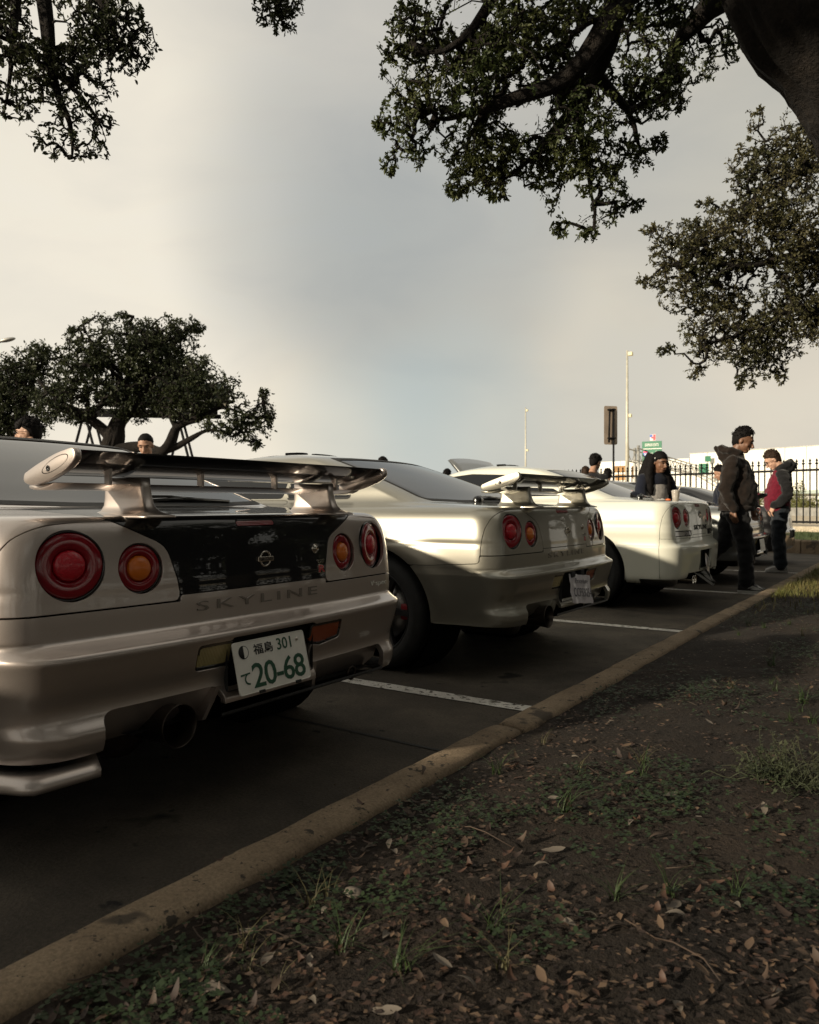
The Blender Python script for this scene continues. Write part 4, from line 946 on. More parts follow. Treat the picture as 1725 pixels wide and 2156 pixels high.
while cnt < 270 and tries < 20000:
    tries += 1; d = 1.25 + 2.3 * rg.random() ** 1.5; u = rg.uniform(-.54, .54); lat = u * d; x = lat * CY - d * SY; y = lat * SY + d * CY
    if x < X1k + .02 and rg.random() > .06: continue
    if x < X0k - .4: continue
    if mnoise.noise(Vector((x * 1.4, y * 1.4, 9))) < -.12 and rg.random() < .6: continue
    z = soil_z(x, y) if x > X1k + .02 else (gz(y) + .134 if x > X0k else gz(y) + .002)
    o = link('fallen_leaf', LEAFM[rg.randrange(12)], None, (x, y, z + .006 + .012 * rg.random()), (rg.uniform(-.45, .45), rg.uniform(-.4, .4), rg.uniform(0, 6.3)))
    k = rg.uniform(.75, 1.25); o.scale = (k, k, k); cnt += 1
    tag(o, 'small curled dry oak leaf lying on the bare soil in the foreground', 'leaf', 'fallen leaves in the foreground')
def scatter_leaves(name, n, region, seed, size=(.02, .05), mats=('leaf_brown', 'leaf_tan', 'leaf_dark', 'leaf_red')):
    rg = random.Random(seed); mb = MB(); k = 0
    while k < n:
        x, y = region(rg); z = soil_z(x, y) + .004 + .008 * rg.random()
        L = rg.uniform(*size); W = L * rg.uniform(.22, .38); a = rg.uniform(0, 6.3); ca, sa = math.cos(a), math.sin(a); tl = rg.uniform(-.5, .5); tw = rg.uniform(-.5, .5)
        P = [(-L / 2, 0), (-L * .1, -W), (L / 2, 0), (-L * .1, W)]
        mb.mi = rg.randrange(len(mats)); mb.add([(x + p * ca - q * sa, y + p * sa + q * ca, z + p * tl * .5 + q * tw * .5 + (.15 * W if j in (1, 3) else 0)) for j, (p, q) in enumerate(P)], [(0, 1, 2, 3)]); k += 1
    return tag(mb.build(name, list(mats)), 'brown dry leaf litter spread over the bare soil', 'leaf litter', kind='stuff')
def reg_near(rg):
    while True:
        d = 1.2 + 9 * rg.random() ** 1.1; lat = rg.uniform(-.55, .55) * d; x = lat * CY - d * SY; y = lat * SY + d * CY
        if x > X1k + .01 and (mnoise.noise(Vector((x * 1.1, y * 1.1, 9))) > -.05 or rg.random() < .30): return x, y
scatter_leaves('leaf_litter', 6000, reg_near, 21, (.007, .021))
def blade(mb, x, y, z, h, w, lean, az, n=4):
    V = []; dx, dy = math.cos(az), math.sin(az)
    for i in range(n + 1):
        t = i / n; r_ = lean * t * t * h; zz = h * t * (1 - .35 * lean * t); ww = w * (1 - t ** 1.5)
        V += [(x + dx * r_ - dy * ww, y + dy * r_ + dx * ww, z + zz), (x + dx * r_ + dy * ww, y + dy * r_ - dx * ww, z + zz)]
    mb.add(V, [(2 * i, 2 * i + 2, 2 * i + 3, 2 * i + 1) for i in range(n)], True)
TUFT = []
for k in range(7):
    rg = random.Random(100 + k); mb = MB()
    for _ in range(rg.randrange(10, 24)): blade(mb, rg.uniform(-.02, .02), rg.uniform(-.02, .02), -.005, rg.uniform(.07, .17), rg.uniform(.0012, .0028), rg.uniform(.5, 1.5), rg.uniform(0, 6.3))
    me = mb.build('grass_tuft', 'grass_green' if k % 4 else 'grass_dry'); TUFT.append(me.data); bpy.data.objects.remove(me)
rg = random.Random(5); cnt = 0
while cnt < 34:
    d = 1.3 + 5.5 * rg.random() ** 1.3; lat = rg.uniform(-.53, .53) * d; x = lat * CY - d * SY; y = lat * SY + d * CY
    if x < X1k + .1 or not in_view(x, y, .1): continue
    if mnoise.noise(Vector((x * 1.2, y * 1.2, 31))) < .0 and rg.random() < .75: continue
    k = rg.randrange(7); o = link('grass_tuft', TUFT[k], None, (x, y, soil_z(x, y)), (0, 0, rg.uniform(0, 6.3))); s_ = rg.uniform(.4, .85); o.scale = (s_, s_, s_); cnt += 1
    tag(o, 'thin tuft of grass growing out of the leaf-strewn soil', 'grass tuft', 'grass tufts in the foreground soil')
# low green weeds
mb = MB(); rg = random.Random(77); k = 0
while k < 4200:
    x, y = reg_near(rg)
    nv = mnoise.noise(Vector((x * 1.3, y * 1.3, 51))) + .6 * mnoise.noise(Vector((x * 4.3, y * 4.3, 5)))
    if nv < -.15 or rg.random() > (nv + .2) * 1.1: continue
    z = soil_z(x, y); h = rg.uniform(.003, .026); r_ = rg.uniform(.003, .0075)
    for q in range(3):
        a = q * 2.1 + rg.uniform(-.3, .3); ca, sa = math.cos(a), math.sin(a); t = rg.uniform(-.3, .5)
        P = [(0, 0), (r_ * .9, -r_ * .75), (r_ * 1.9, -r_ * .3), (r_ * 1.9, r_ * .3), (r_ * .9, r_ * .75)]
        mb.add([(x + p * ca - w * sa, y + p * sa + w * ca, z + h + p * t) for p, w in P], [(0, 1, 2, 3, 4)])
    k += 1
tag(mb.build('ground_weeds', 'weed_green'), 'patches of low green clover-like weeds on the soil', 'weeds', kind='stuff')
# dry twigs and a pale stone
mb = MB()
for i, (px, py, d) in enumerate([(1400, 2020, 0), (600, 1990, 0), (980, 1760, 0), (1500, 1850, 0), (230, 2060, 0), (1250, 1640, 0), (420, 1960, 0)]):
    dd = 1640 * .83 / (py - 1063); p = at(px, 1063, dd); rg = random.Random(i); a = rg.uniform(0, 3.1); pts = []
    for t in range(7): q = (t / 6 - .5) * rg.uniform(.12, .3); x, y = p.x + q * math.cos(a) + .02 * math.sin(t * 1.7), p.y + q * math.sin(a); pts.append((x, y, soil_z(max(x, X1k), y) + .012 + .012 * math.sin(t)))
    tag(MB().tube(pts, .0014, 5).build('dry_twig', 'leaf_brown'), 'thin bent dry twig lying among the fallen leaves', 'twig', 'dry twigs on the soil')
p = at(772, 1063, 1640 * .83 / (2000 * 1 - 1063) * 1.12); q = at(745, 1063, 1.64)
mb = MB(); mb.ell((q.x, q.y, soil_z(q.x, q.y) + .008), (.024, .016, .010), 10, 6); tag(mb.build('stone', 'leaf_grey'), 'pale flat pebble lying on the dark soil near the kerb', 'stone')
# straggly bush at the right edge of the soil
bp_ = at(1668, 1063, 2.25); rg = random.Random(9); mb = MB(); lf = MB()
for i in range(150):
    a = rg.uniform(0, 6.3); el = rg.uniform(.25, 1.4); L = rg.uniform(.10, .20); pts = []; dx, dy = math.cos(a) * math.cos(el), math.sin(a) * math.cos(el); zb = soil_z(bp_.x, bp_.y); cx, cy = rg.uniform(-.09, .09), rg.uniform(-.09, .09)
    for t in range(6): s_ = t / 5; pts.append(Vector((bp_.x + cx + dx * L * s_, bp_.y + cy + dy * L * s_, zb + math.sin(el) * L * s_ - .05 * s_ * s_ + .012 * math.sin(t * 2 + i))))
    mb.tube(pts, [.0016, .0015, .0013, .0011, .0009, .0006], 3, caps=False)
    for t in range(9):
        q = pts[2].lerp(pts[5], rg.random()); a2 = rg.uniform(0, 6.3); l = rg.uniform(.006, .016); v = Vector((math.cos(a2), math.sin(a2), rg.uniform(-.2, .9))) * l; w = Vector((-math.sin(a2), math.cos(a2), 0)) * l * .3
        lf.add([q, q + v * .5 + w, q + v, q + v * .5 - w], [(0, 1, 2, 3)])
e = empty('weed_bush', (0, 0, 0)); tag(e, 'straggly grey-green weed bush on the soil at the right edge', 'bush'); mb.build('stems', 'shrub_dry', e); lf.build('leaves', 'shrub_dry', e)
# longer sunlit grass further along the strip
mb = MB(); rg = random.Random(15); k = 0
while k < 9000:
    y = rg.uniform(6.4, 13.5); x = X1k + .03 + 2.3 * rg.random() ** 1.5
    if mnoise.noise(Vector((x * 1.1, y * .8, 71))) < .22 - .12 * (y - 6.4) and rg.random() < .93: continue
    blade(mb, x, y, soil_z(x, y), rg.uniform(.04, .13), rg.uniform(.002, .004), rg.uniform(.3, 1.3), rg.uniform(0, 6.3), 2); k += 1
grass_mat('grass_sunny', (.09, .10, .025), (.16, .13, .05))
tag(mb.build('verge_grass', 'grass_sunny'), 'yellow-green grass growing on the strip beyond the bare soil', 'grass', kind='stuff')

# ------------------------------------------------------------------ far edge of the lot: kerb, lawn, fence
def prism(name, prof, p0, p1, m, parent=None):
    p0 = Vector(p0); p1 = Vector(p1); d = (p1 - p0); d.z = 0; n = Vector((-d.y, d.x, 0)).normalized()
    return MB().loft([[tuple(p0 + n * a + Vector((0, 0, b_))) for a, b_ in prof], [tuple(p1 + n * a + Vector((0, 0, b_))) for a, b_ in prof]], smooth=False).build(name, m, parent)
FA, FB = Vector((2.6, 20.0, .32)), Vector((-11.4, 24.55, .32)); FD = (FB - FA).normalized(); FN = Vector((FD.y, -FD.x, 0))
if FN.y > 0: FN = -FN          # towards the lot
def fp(t, off, z): p = FA + (FB - FA) * t + FN * off; return (p.x, p.y, z)
fk = empty('far_kerb'); tag(fk, kind='structure')
for i in range(6):
    t0, t1 = -.3 + i * .27, -.3 + (i + 1) * .27 - .0015
    MB().loft([[fp(t, 4.55, -.05), fp(t, 4.55, .24), fp(t, 4.52, .265), fp(t, 4.42, .27), fp(t, 4.40, -.05)] for t in (t0, t1)], smooth=False).build('kerb_stone', 'kerb_concrete', fk)
tag(MB().loft([[fp(t, 4.40, .255), fp(t, 3.0, .30), fp(t, 1.62, .33)] for t in np.linspace(-.3, 1.4, 20)], closed=False, caps=False).build('lawn', 'lawn'), kind='structure')
wl_ = empty('low_concrete_edging', fp(0, 1.5, .3)); tag(wl_, 'low tan concrete edging wall along the lawn below the iron fence', 'edging wall')
for i in range(9):
    t0, t1 = -.3 + i * .19, -.3 + (i + 1) * .19 - .0012
    o = MB().loft([[fp(t, 1.62, .2), fp(t, 1.62, .43), fp(t, 1.60, .45), fp(t, 1.34, .45), fp(t, 1.32, .2)] for t in (t0, t1)], smooth=False).build('concrete_block', 'tan_concrete', wl_); o.matrix_parent_inverse = Matrix.Translation(-Vector(fp(0, 1.5, .3)))
tag(MB().loft([[fp(t, 1.32, .40), fp(t, 0, .34), fp(t, -2.2, .25)] for t in np.linspace(-.3, 1.4, 20)], closed=False, caps=False).build('lawn', 'lawn'), kind='structure')
mb = MB(); rg = random.Random(19)
for _ in range(7000):
    t = rg.uniform(-.15, .75); off = rg.choice([rg.uniform(1.7, 4.35), rg.uniform(1.7, 4.35), rg.uniform(-.3, 1.25)]); p = fp(t, off, 0)
    z = np.interp(off, [-2.2, 0, 1.32, 1.62, 3.0, 4.4], [.25, .34, .40, .33, .30, .255]); blade(mb, p[0], p[1], float(z) - .01, rg.uniform(.05, .11), .005, rg.uniform(.2, 1.0), rg.uniform(0, 6.3), 2)
tag(mb.build('lawn_grass', 'grass_green'), 'green mown grass on the lawn in front of the iron fence', 'grass', kind='stuff')
mat('iron', (.004, .004, .0045), .7, spec=.2); 
fence = empty('iron_fence', FA); tag(fence, 'black wrought iron fence with spear-topped pickets in front of the white building', 'fence')
mb = MB(); mb.tube([(0, 0, .16), (0, 0, 1.66)], .021, 4, smooth=False); mb.lathe([(.021, 1.64), (.042, 1.655), (.042, 1.67), (.016, 1.685), (.014, 1.70), (.032, 1.73), (.014, 1.765), (.0005, 1.80)], 6, smooth=False)
o = mb.build('picket', 'iron', fence); pm_ = o.data; ln = (FB - FA).length; o.location = (0, 0, 0); npk = int(ln / .165)
for i in range(1, npk + 1):
    q = FD * (.165 * i); o = link('picket', pm_, fence, (q.x, q.y, 0))
for z in (.20, 1.50):
    MB().tube([(0, 0, z), tuple(FD * ln + Vector((0, 0, z)))], .038, 4, smooth=False).build('rail', 'iron', fence)
for t in (.06, .275, .49, .70, .92):
    q = FD * (ln * t); MB().bbox((q.x - .05, q.y - .05, -.1), (q.x + .05, q.y + .05, 1.72), .008).build('post', 'iron', fence)
# ------------------------------------------------------------------ beyond the fence
tag(mesh_obj('far_ground', [(-400, 22, .10), (400, 22, .10), (400, 700, .10), (-400, 700, .10)], [(0, 1, 2, 3)], 'tan_concrete'), kind='structure')
tag(mesh_obj('ground', [(-900, -900, -.7), (900, -900, -.7), (900, 900, -.7), (-900, 900, -.7)], [(0, 1, 2, 3)], 'asphalt'), kind='structure')
mat('wall_white', (.80, .79, .74), .8, var=.04, vscale=.4); mat('band_teal', (.36, .42, .38), .7); mat('wall_brown', (.35, .20, .08), .8, var=.3, vscale=.3); mat('galv', (.42, .41, .38), .5, .6, var=.2, vscale=4); mat('pole_pale', (.50, .48, .40), .5, .2, var=.1, vscale=3); mat('lamp_cream', (.75, .68, .45), .6)
wa, wb = at(1453, 1063, 128), at(1850, 1063, 104); wd = (wb - wa); wd.z = 0; wlen = wd.length; wd.normalize(); wn_ = Vector((-wd.y, wd.x, 0))
wh = empty('warehouse', (wa.x, wa.y, 0), math.atan2(wd.y, wd.x)); tag(wh, 'long white flat-roofed warehouse behind the iron fence on the right', 'building')
np_ = 9
for i in range(np_):
    MB().bbox((wlen / np_ * i + .03, 0, 0), (wlen / np_ * (i + 1) - .03, .35, 9.35), .03).build('wall_panel', 'wall_white', wh)
MB().box((0.1, .30, 0), (wlen, 40, 9.0)).build('main_block', 'wall_white', wh)
MB().box((-.1, -.06, 9.352), (wlen + .1, .5, 9.46)).build('parapet_cap', 'galv', wh)
MB().bbox((8, -1.2, 2.55), (wlen, -.01, 3.05), .03).build('canopy_band', 'band_teal', wh)
for i in range(5): MB().bbox((10 + i * 7.5, -.03, .3), (13.2 + i * 7.5, -.004, 2.4), .01).build('dock_door', 'galv', wh)
la, lb = at(1262, 1063, 150), at(1452, 1063, 138); ld = lb - la; ld.z = 0; ll = ld.length; ld.normalize()
w2 = empty('office_building', (la.x, la.y, 0), math.atan2(ld.y, ld.x)); tag(w2, 'lower white building with brown sign panels behind the green road sign', 'building')
for i in range(4): MB().bbox((ll / 4 * i + .03, 0, 0), (ll / 4 * (i + 1) - .03, .4, 9.2), .03).build('wall_panel', 'wall_white', w2)
MB().box((0.2, .35, 0), (ll - .2, 20, 9.0)).build('main_block', 'wall_white', w2)
for x, y0, y1, w in ((3.2, 7.1, 8.3, 3.0), (3.4, 5.6, 6.7, 2.6), (6.8, 5.9, 8.2, 1.3)): MB().bbox((x, -.1, y0), (x + w, -.004, y1), .03).build('sign_panel', 'wall_brown', w2)
for i in range(2): MB().bbox((ll - 2.4 + i * 1.1, -.05, .4), (ll - 1.6 + i * 1.1, -.004, 2.6), .02).build('window', 'glass_dark', w2)
# guard rail
ga, gb = at(1560, 1063, 34), at(1830, 1063, 27); gd = (gb - ga); gd.z = 0; gl = gd.length; gd.normalize(); gr = empty('guard_rail', (ga.x, ga.y, .1), math.atan2(gd.y, gd.x)); tag(gr, 'galvanised steel guard rail along the road beyond the fence', 'guard rail')
prof = [(0, .42), (.04, .46), (.04, .52), (0, .56), (.0, .60), (.04, .64), (.04, .70), (0, .74), (-.01, .74), (-.01, .42)]
MB().loft([[(x, a, b_) for a, b_ in prof] for x in (-6, gl + 3)], smooth=False).build('rail_beam', 'galv', gr)
for i in range(7): MB().bbox((-5 + i * 2.6, .03, -.1), (-4.85 + i * 2.6, .16, .70), .01).build('post', 'galv', gr)
# shrubs by the warehouse
mat('shrub_leaf', (.07, .085, .02), .7, color2=(.16, .14, .03), vscale=.9)
for i, (px, d, h, w) in enumerate([(1600, 70, 2.0, 1.4), (1648, 62, 1.3, 1.6), (1668, 63, 1.5, 1.8), (1690, 60, 1.4, 1.8), (1716, 60, 1.5, 1.6), (1590, 66, 1.2, 1.2), (1682, 66, 3.0, 1.3)]):
    p = at(px, 1063, d); rg = random.Random(i); mb = MB()
    for _ in range(700):
        a, b_, r_ = rg.uniform(0, 6.3), rg.uniform(-1, 1), rg.random() ** .4; q = Vector((math.cos(a) * math.sqrt(1 - b_ * b_) * w * .5 * r_, math.sin(a) * math.sqrt(1 - b_ * b_) * w * .5 * r_, .1 + h * .5 + b_ * h * .5 * r_)); s_ = .10
        mb.add([q + Vector([rg.uniform(-s_, s_) for _ in range(3)]) for _ in range(3)], [(0, 1, 2)])
    e = empty('shrub', (p.x, p.y, .1)); tag(e, 'small yellow-green shrub planted along the warehouse wall', 'shrub', 'shrubs by the warehouse'); mb.build('foliage', 'shrub_leaf', e); MB().tube([(0, 0, 0), (0, 0, h * .7)], [.05, .02], 6).build('stem', 'leaf_dark', e)
# light poles
def pole(name, px, d, top_y, r0, r1, label, fx):
    p = at(px, 1063, d); z = CAM_H + (1063 - top_y) / 1640 * d; e = empty(name, (p.x, p.y, 0)); tag(e, label, 'light pole')
    MB().tube([(0, 0, 0), (0, 0, z * .5), (0, 0, z)], [r0, (r0 + r1) / 2, r1], 12).build('pole', 'pole_pale', e)
    for yy, sx, sz in fx:
        zz = CAM_H + (1063 - yy) / 1640 * d; o = Vector((CY, SY, 0)); q = o * (sx * .75)
        MB().bbox((q.x - sx / 2, q.y - sx / 2, zz - sz / 2), (q.x + sx / 2, q.y + sx / 2, zz + sz / 2), .02).build('lamp_head', 'lamp_cream', e); MB().tube([(0, 0, zz), (q.x, q.y, zz)], .03, 6).build('bracket', 'pole_pale', e)
    return e
pole('light_pole', 1321, 58, 738, .17, .07, 'tall pale pole with two box lamps rising behind the green sign', [(745, .32, .26), (875, .26, .24)])
pole('light_pole', 1107, 80, 858, .11, .06, 'thin pale pole standing alone against the sky behind the parked cars', [(864, .2, .2), (948, .22, .2)])
# street lamp at the left edge
p = at(-26, 1063, 26); e = empty('street_lamp', (p.x, p.y, 0)); tag(e, 'dark street lamp head poking in at the left edge above the trees', 'street lamp'); zl = CAM_H + 345 / 1640 * 26
MB().tube([(0, 0, 0), (0, 0, zl - .25)], [.09, .06], 10).build('pole', 'iron', e); MB().tube([(0, 0, zl - .25), (.25 * CY, .25 * SY, zl - .1), (.5 * CY, .5 * SY, zl)], .03, 8).build('arm', 'iron', e)
MB().ell((.66 * CY, .66 * SY, zl + .04), (.28, .11, .07), 16, 8, Matrix.Rotation(YAW, 3, 'Z') @ Matrix.Rotation(R(-12), 3, 'Y')).build('lamp_head', 'galv', e); MB().bbox((.1, -.05, zl - .32), (.34, .2, zl - .1), .02).build('control_box', 'iron', e)
# back of a parking sign
p = at(1290, 1063, 20.5); e = empty('parking_sign', (p.x, p.y, .14), YAW + R(12)); tag(e, 'back of a tall brown sign on a steel post by the fence', 'sign'); mat('sign_back', (.36, .285, .22), .6, .1, var=.2, vscale=2)
MB().tube([(.03, 0, 0), (.03, 0, 3.35)], .026, 10).build('post', 'iron', e); MB().tube([(-.10, .0, 2.45), (-.075, .0, 3.33)], .026, 8).build('stiffener', 'iron', e)
out_ = rounded([(-.21, 2.40), (.17, 2.40), (.17, 3.42), (-.21, 3.42)], .05, 4)
MB().loft([[(x, .060, z) for x, z in out_], [(x, .066, z) for x, z in out_]], smooth=False).build('panel', 'sign_back', e)
for z in (2.55, 3.3): MB().bbox((-.12, -.05, z), (.08, .058, z + .035), .005).build('bracket', 'iron', e)
# road gantry with green signs
mat('sign_green', (.010, .15, .075), .5); mat('sign_white', (.78, .76, .72), .5); mat('sign_red', (.75, .05, .07), .5); mat('sign_blue', (.04, .12, .45), .5)
g0, g1 = at(1352, 1063, 86), at(1520, 1063, 150); gdv = g1 - g0; gdv.z = 0; GL = gdv.length; gdv.normalize()
ge = empty('road_gantry', (g0.x, g0.y, 0), math.atan2(gdv.y, gdv.x)); tag(ge, 'steel truss gantry over the road carrying green direction signs', 'gantry')
zb, zt = 5.6, 6.9; hw_ = .55
for yy in (-hw_, hw_):
    for z in (zb, zt): MB().tube([(-5, yy, z), (GL, yy, z)], .075, 6).build('chord', 'galv', ge)
nb = 34
for i in range(nb):
    xa, xb = -5 + (GL + 5) * i / nb, -5 + (GL + 5) * (i + 1) / nb; za, zc = (zb, zt) if i % 2 else (zt, zb)
    for yy in (-hw_, hw_): MB().tube([(xa, yy, za), (xb, yy, zc)], .04, 5).build('brace', 'galv', ge)
    MB().tube([(xa, -hw_, zb), (xa, hw_, zb)], .035, 5).build('cross_bar', 'galv', ge)
for x in (-4.4, -1.0, GL * .98):
    for yy in (-hw_, hw_): MB().tube([(x, yy, 0), (x, yy, zt + .3)], .16, 8).build('leg', 'galv', ge)
def face_cam(px, d, z): p = at(px, 1063, d); return (p.x, p.y, z)
def sign_text(e, nm, body, x, z, h, m='sign_white', w=None, y=-.035):
    V, F = text_mesh(body, 1.0, .002, offset=.01); V = np.array(V); hh = np.ptp(V[:, 1]); k = h / hh; kw = w / np.ptp(V[:, 0]) if w else k; cx = (V[:, 0].max() + V[:, 0].min()) / 2; cy = (V[:, 1].max() + V[:, 1].min()) / 2
    return mesh_obj(nm, np.stack([x + (V[:, 0] - cx) * kw, np.full(len(V), y) - V[:, 2], z + (V[:, 1] - cy) * k], 1), F, m, e)
D = 84; se = empty('direction_sign', face_cam(1373, D, 0), YAW - R(34)); tag(se, 'tall green express exits direction sign with white lettering on the gantry', 'road sign')
def zy(y): return CAM_H + (1063 - y) / 1640 * D
sw = 1.06
MB().bbox((-sw, -.03, zy(944)), (sw, .03, zy(929)), .01).build('header_panel', 'sign_green', se); MB().bbox((-sw, -.03, zy(997)), (sw, .03, zy(945.6)), .01).build('sign_panel', 'sign_green', se)
MB().bbox((-sw, -.025, zy(945.6)), (sw, .02, zy(944)), .003).build('white_border', 'sign_white', se)
sign_text(se, 'header_text', 'EXPRESS EXITS', 0, zy(936.5), .30, w=1.45); sign_text(se, 'west_text', 'West', .10, zy(956), .34, w=.62); sign_text(se, 'street_text', 'Belknap St', .15, zy(972), .34, w=1.7)
def shield(x, z, s_):
    q = [(-.22, .12), (-.2, .26), (0, .22), (.2, .26), (.22, .12), (.2, -.1), (0, -.28), (-.2, -.1)]
    MB().loft([[(x + a * s_, -.032, z + b_ * s_) for a, b_ in q], [(x + a * s_, -.040, z + b_ * s_) for a, b_ in q]], smooth=False).build('shield', 'sign_blue', se)
    MB().box((x - .2 * s_, -.046, z + .10 * s_), (x + .2 * s_, -.041, z + .22 * s_)).build('shield_band', 'sign_red', se)
shield(-.68, zy(955), 1.25); sign_text(se, 'shield_text', '30', -.68, zy(956), .24, y=-.045); shield(-.60, zy(989), 1.25)
MB().bbox((.42, -.04, zy(961)), (.82, -.032, zy(950)), .01).build('route_marker', 'sign_white', se); sign_text(se, 'route_text', '12', .62, zy(957), .22, 'ink_grey', y=-.042)
MB().bbox((-.2, -.03, zy(927.5)), (.42, .0, zy(914.5)), .01).build('toll_logo_plate', 'sign_white', se); MB().bbox((-.2, -.036, zy(921)), (.08, -.031, zy(915)), .002).build('logo_blue_patch', 'sign_blue', se); MB().bbox((.14, -.036, zy(927)), (.40, -.031, zy(915)), .002).build('logo_red_patch', 'sign_red', se); MB().bbox((-.06, -.040, zy(923.5)), (.2, -.037, zy(920)), .002).build('logo_red_bar', 'sign_red', se)
for x in (-.6, .6): MB().tube([(x, .1, zb), (x, .1, zy(929))], .05, 6).build('bracket', 'galv', se)
for px, d, y0, y1, hw2 in ((1482, 122, 976, 997, .75), (1491, 124, 960, 972, .45)):
    s2 = empty('direction_sign', face_cam(px, d, 0), YAW - R(30)); tag(s2, 'small distant green road sign on the far end of the gantry' if hw2 > .5 else 'smallest green sign plate standing above the far road sign', 'road sign'); zz = lambda y: CAM_H + (1063 - y) / 1640 * d
    MB().bbox((-hw2, -.03, zz(y1)), (hw2, .03, zz(y0)), .01).build('sign_panel', 'sign_green', s2); MB().tube([(0, .1, 5.5), (0, .1, zz(y0))], .05, 6).build('bracket', 'galv', s2)

# ------------------------------------------------------------------ trees
def leaf_mat(name, c1_, c2_, scale=2.0, tr=.25):
    m, nt, b = _mat(name); N_ = nt.nodes; L = nt.links
    tcn = N_.new('ShaderNodeTexCoord'); n = N_.new('ShaderNodeTexNoise'); n.inputs['Scale'].default_value = scale; n.inputs['Detail'].default_value = 6; L.new(tcn.outputs['Object'], n.inputs['Vector'])
    rp = N_.new('ShaderNodeMapRange'); rp.inputs['From Min'].default_value = .35; rp.inputs['From Max'].default_value = .65; L.new(n.outputs['Fac'], rp.inputs['Value'])
    mx = N_.new('ShaderNodeMix'); mx.data_type = 'RGBA'; mx.inputs[6].default_value = (*c1_, 1); mx.inputs[7].default_value = (*c2_, 1); L.new(rp.outputs['Result'], mx.inputs['Factor']); L.new(mx.outputs[2], b.inputs['Base Color'])
    b.inputs['Roughness'].default_value = .55; b.inputs['Specular IOR Level'].default_value = .35
    t = N_.new('ShaderNodeBsdfTranslucent'); L.new(mx.outputs[2], t.inputs['Color']); ms = N_.new('ShaderNodeMixShader'); ms.inputs[0].default_value = tr
    o = N_['Material Output']; L.new(b.outputs[0], ms.inputs[1]); L.new(t.outputs[0], ms.inputs[2]); L.new(ms.outputs[0], o.inputs['Surface']); return m
leaf_mat('oak_leaf', (.040, .058, .017), (.080, .090, .028), tr=.35); leaf_mat('oak_leaf_dark', (.022, .030, .011), (.042, .050, .018)); leaf_mat('oak_leaf_brown', (.045, .048, .018), (.080, .070, .028))
ground_mat('bark', [(.007, .0055, .0045), (.014, .011, .009), (.028, .022, .017)], 6, 1.0, 30, .95, dist=.06)
def leaves_np(P, D, L, W, rgn, fold=.35):
    """leaf quads at points P pointing along D"""
    n = len(P); D = D / np.maximum(np.linalg.norm(D, axis=1, keepdims=True), 1e-9); Rr = rgn.normal(size=(n, 3)); S = np.cross(D, Rr); S /= np.maximum(np.linalg.norm(S, axis=1, keepdims=True), 1e-9); U = np.cross(S, D)
    L = L[:, None]; W = W[:, None]
    b0 = P; tip = P + D * L - U * L * .08; l1 = P + D * L * .35 + S * W + U * W * fold; l2 = P + D * L * .72 + S * W * .8 + U * W * fold * .7; r1 = P + D * L * .35 - S * W + U * W * fold; r2 = P + D * L * .72 - S * W * .8 + U * W * fold * .7
    V = np.stack([b0, l1, l2, tip, r2, r1], 1).reshape(-1, 3); k = np.arange(n)[:, None] * 6
    F = np.concatenate([k + np.array([[0, 1, 2, 3]]), k + np.array([[0, 3, 4, 5]])]); return V, F
def fast_mesh(name, V, F, m, parent):
    me = bpy.data.meshes.new(name); nv, nf = len(V), len(F); me.vertices.add(nv); me.vertices.foreach_set('co', np.asarray(V, np.float32).ravel()); me.loops.add(nf * 4); me.loops.foreach_set('vertex_index', np.asarray(F, np.int32).ravel())
    me.polygons.add(nf); me.polygons.foreach_set('loop_start', np.arange(nf, dtype=np.int32) * 4); me.polygons.foreach_set('loop_total', np.full(nf, 4, np.int32)); me.update(calc_edges=True); me.materials.append(MATS[m]); return link(name, me, parent)
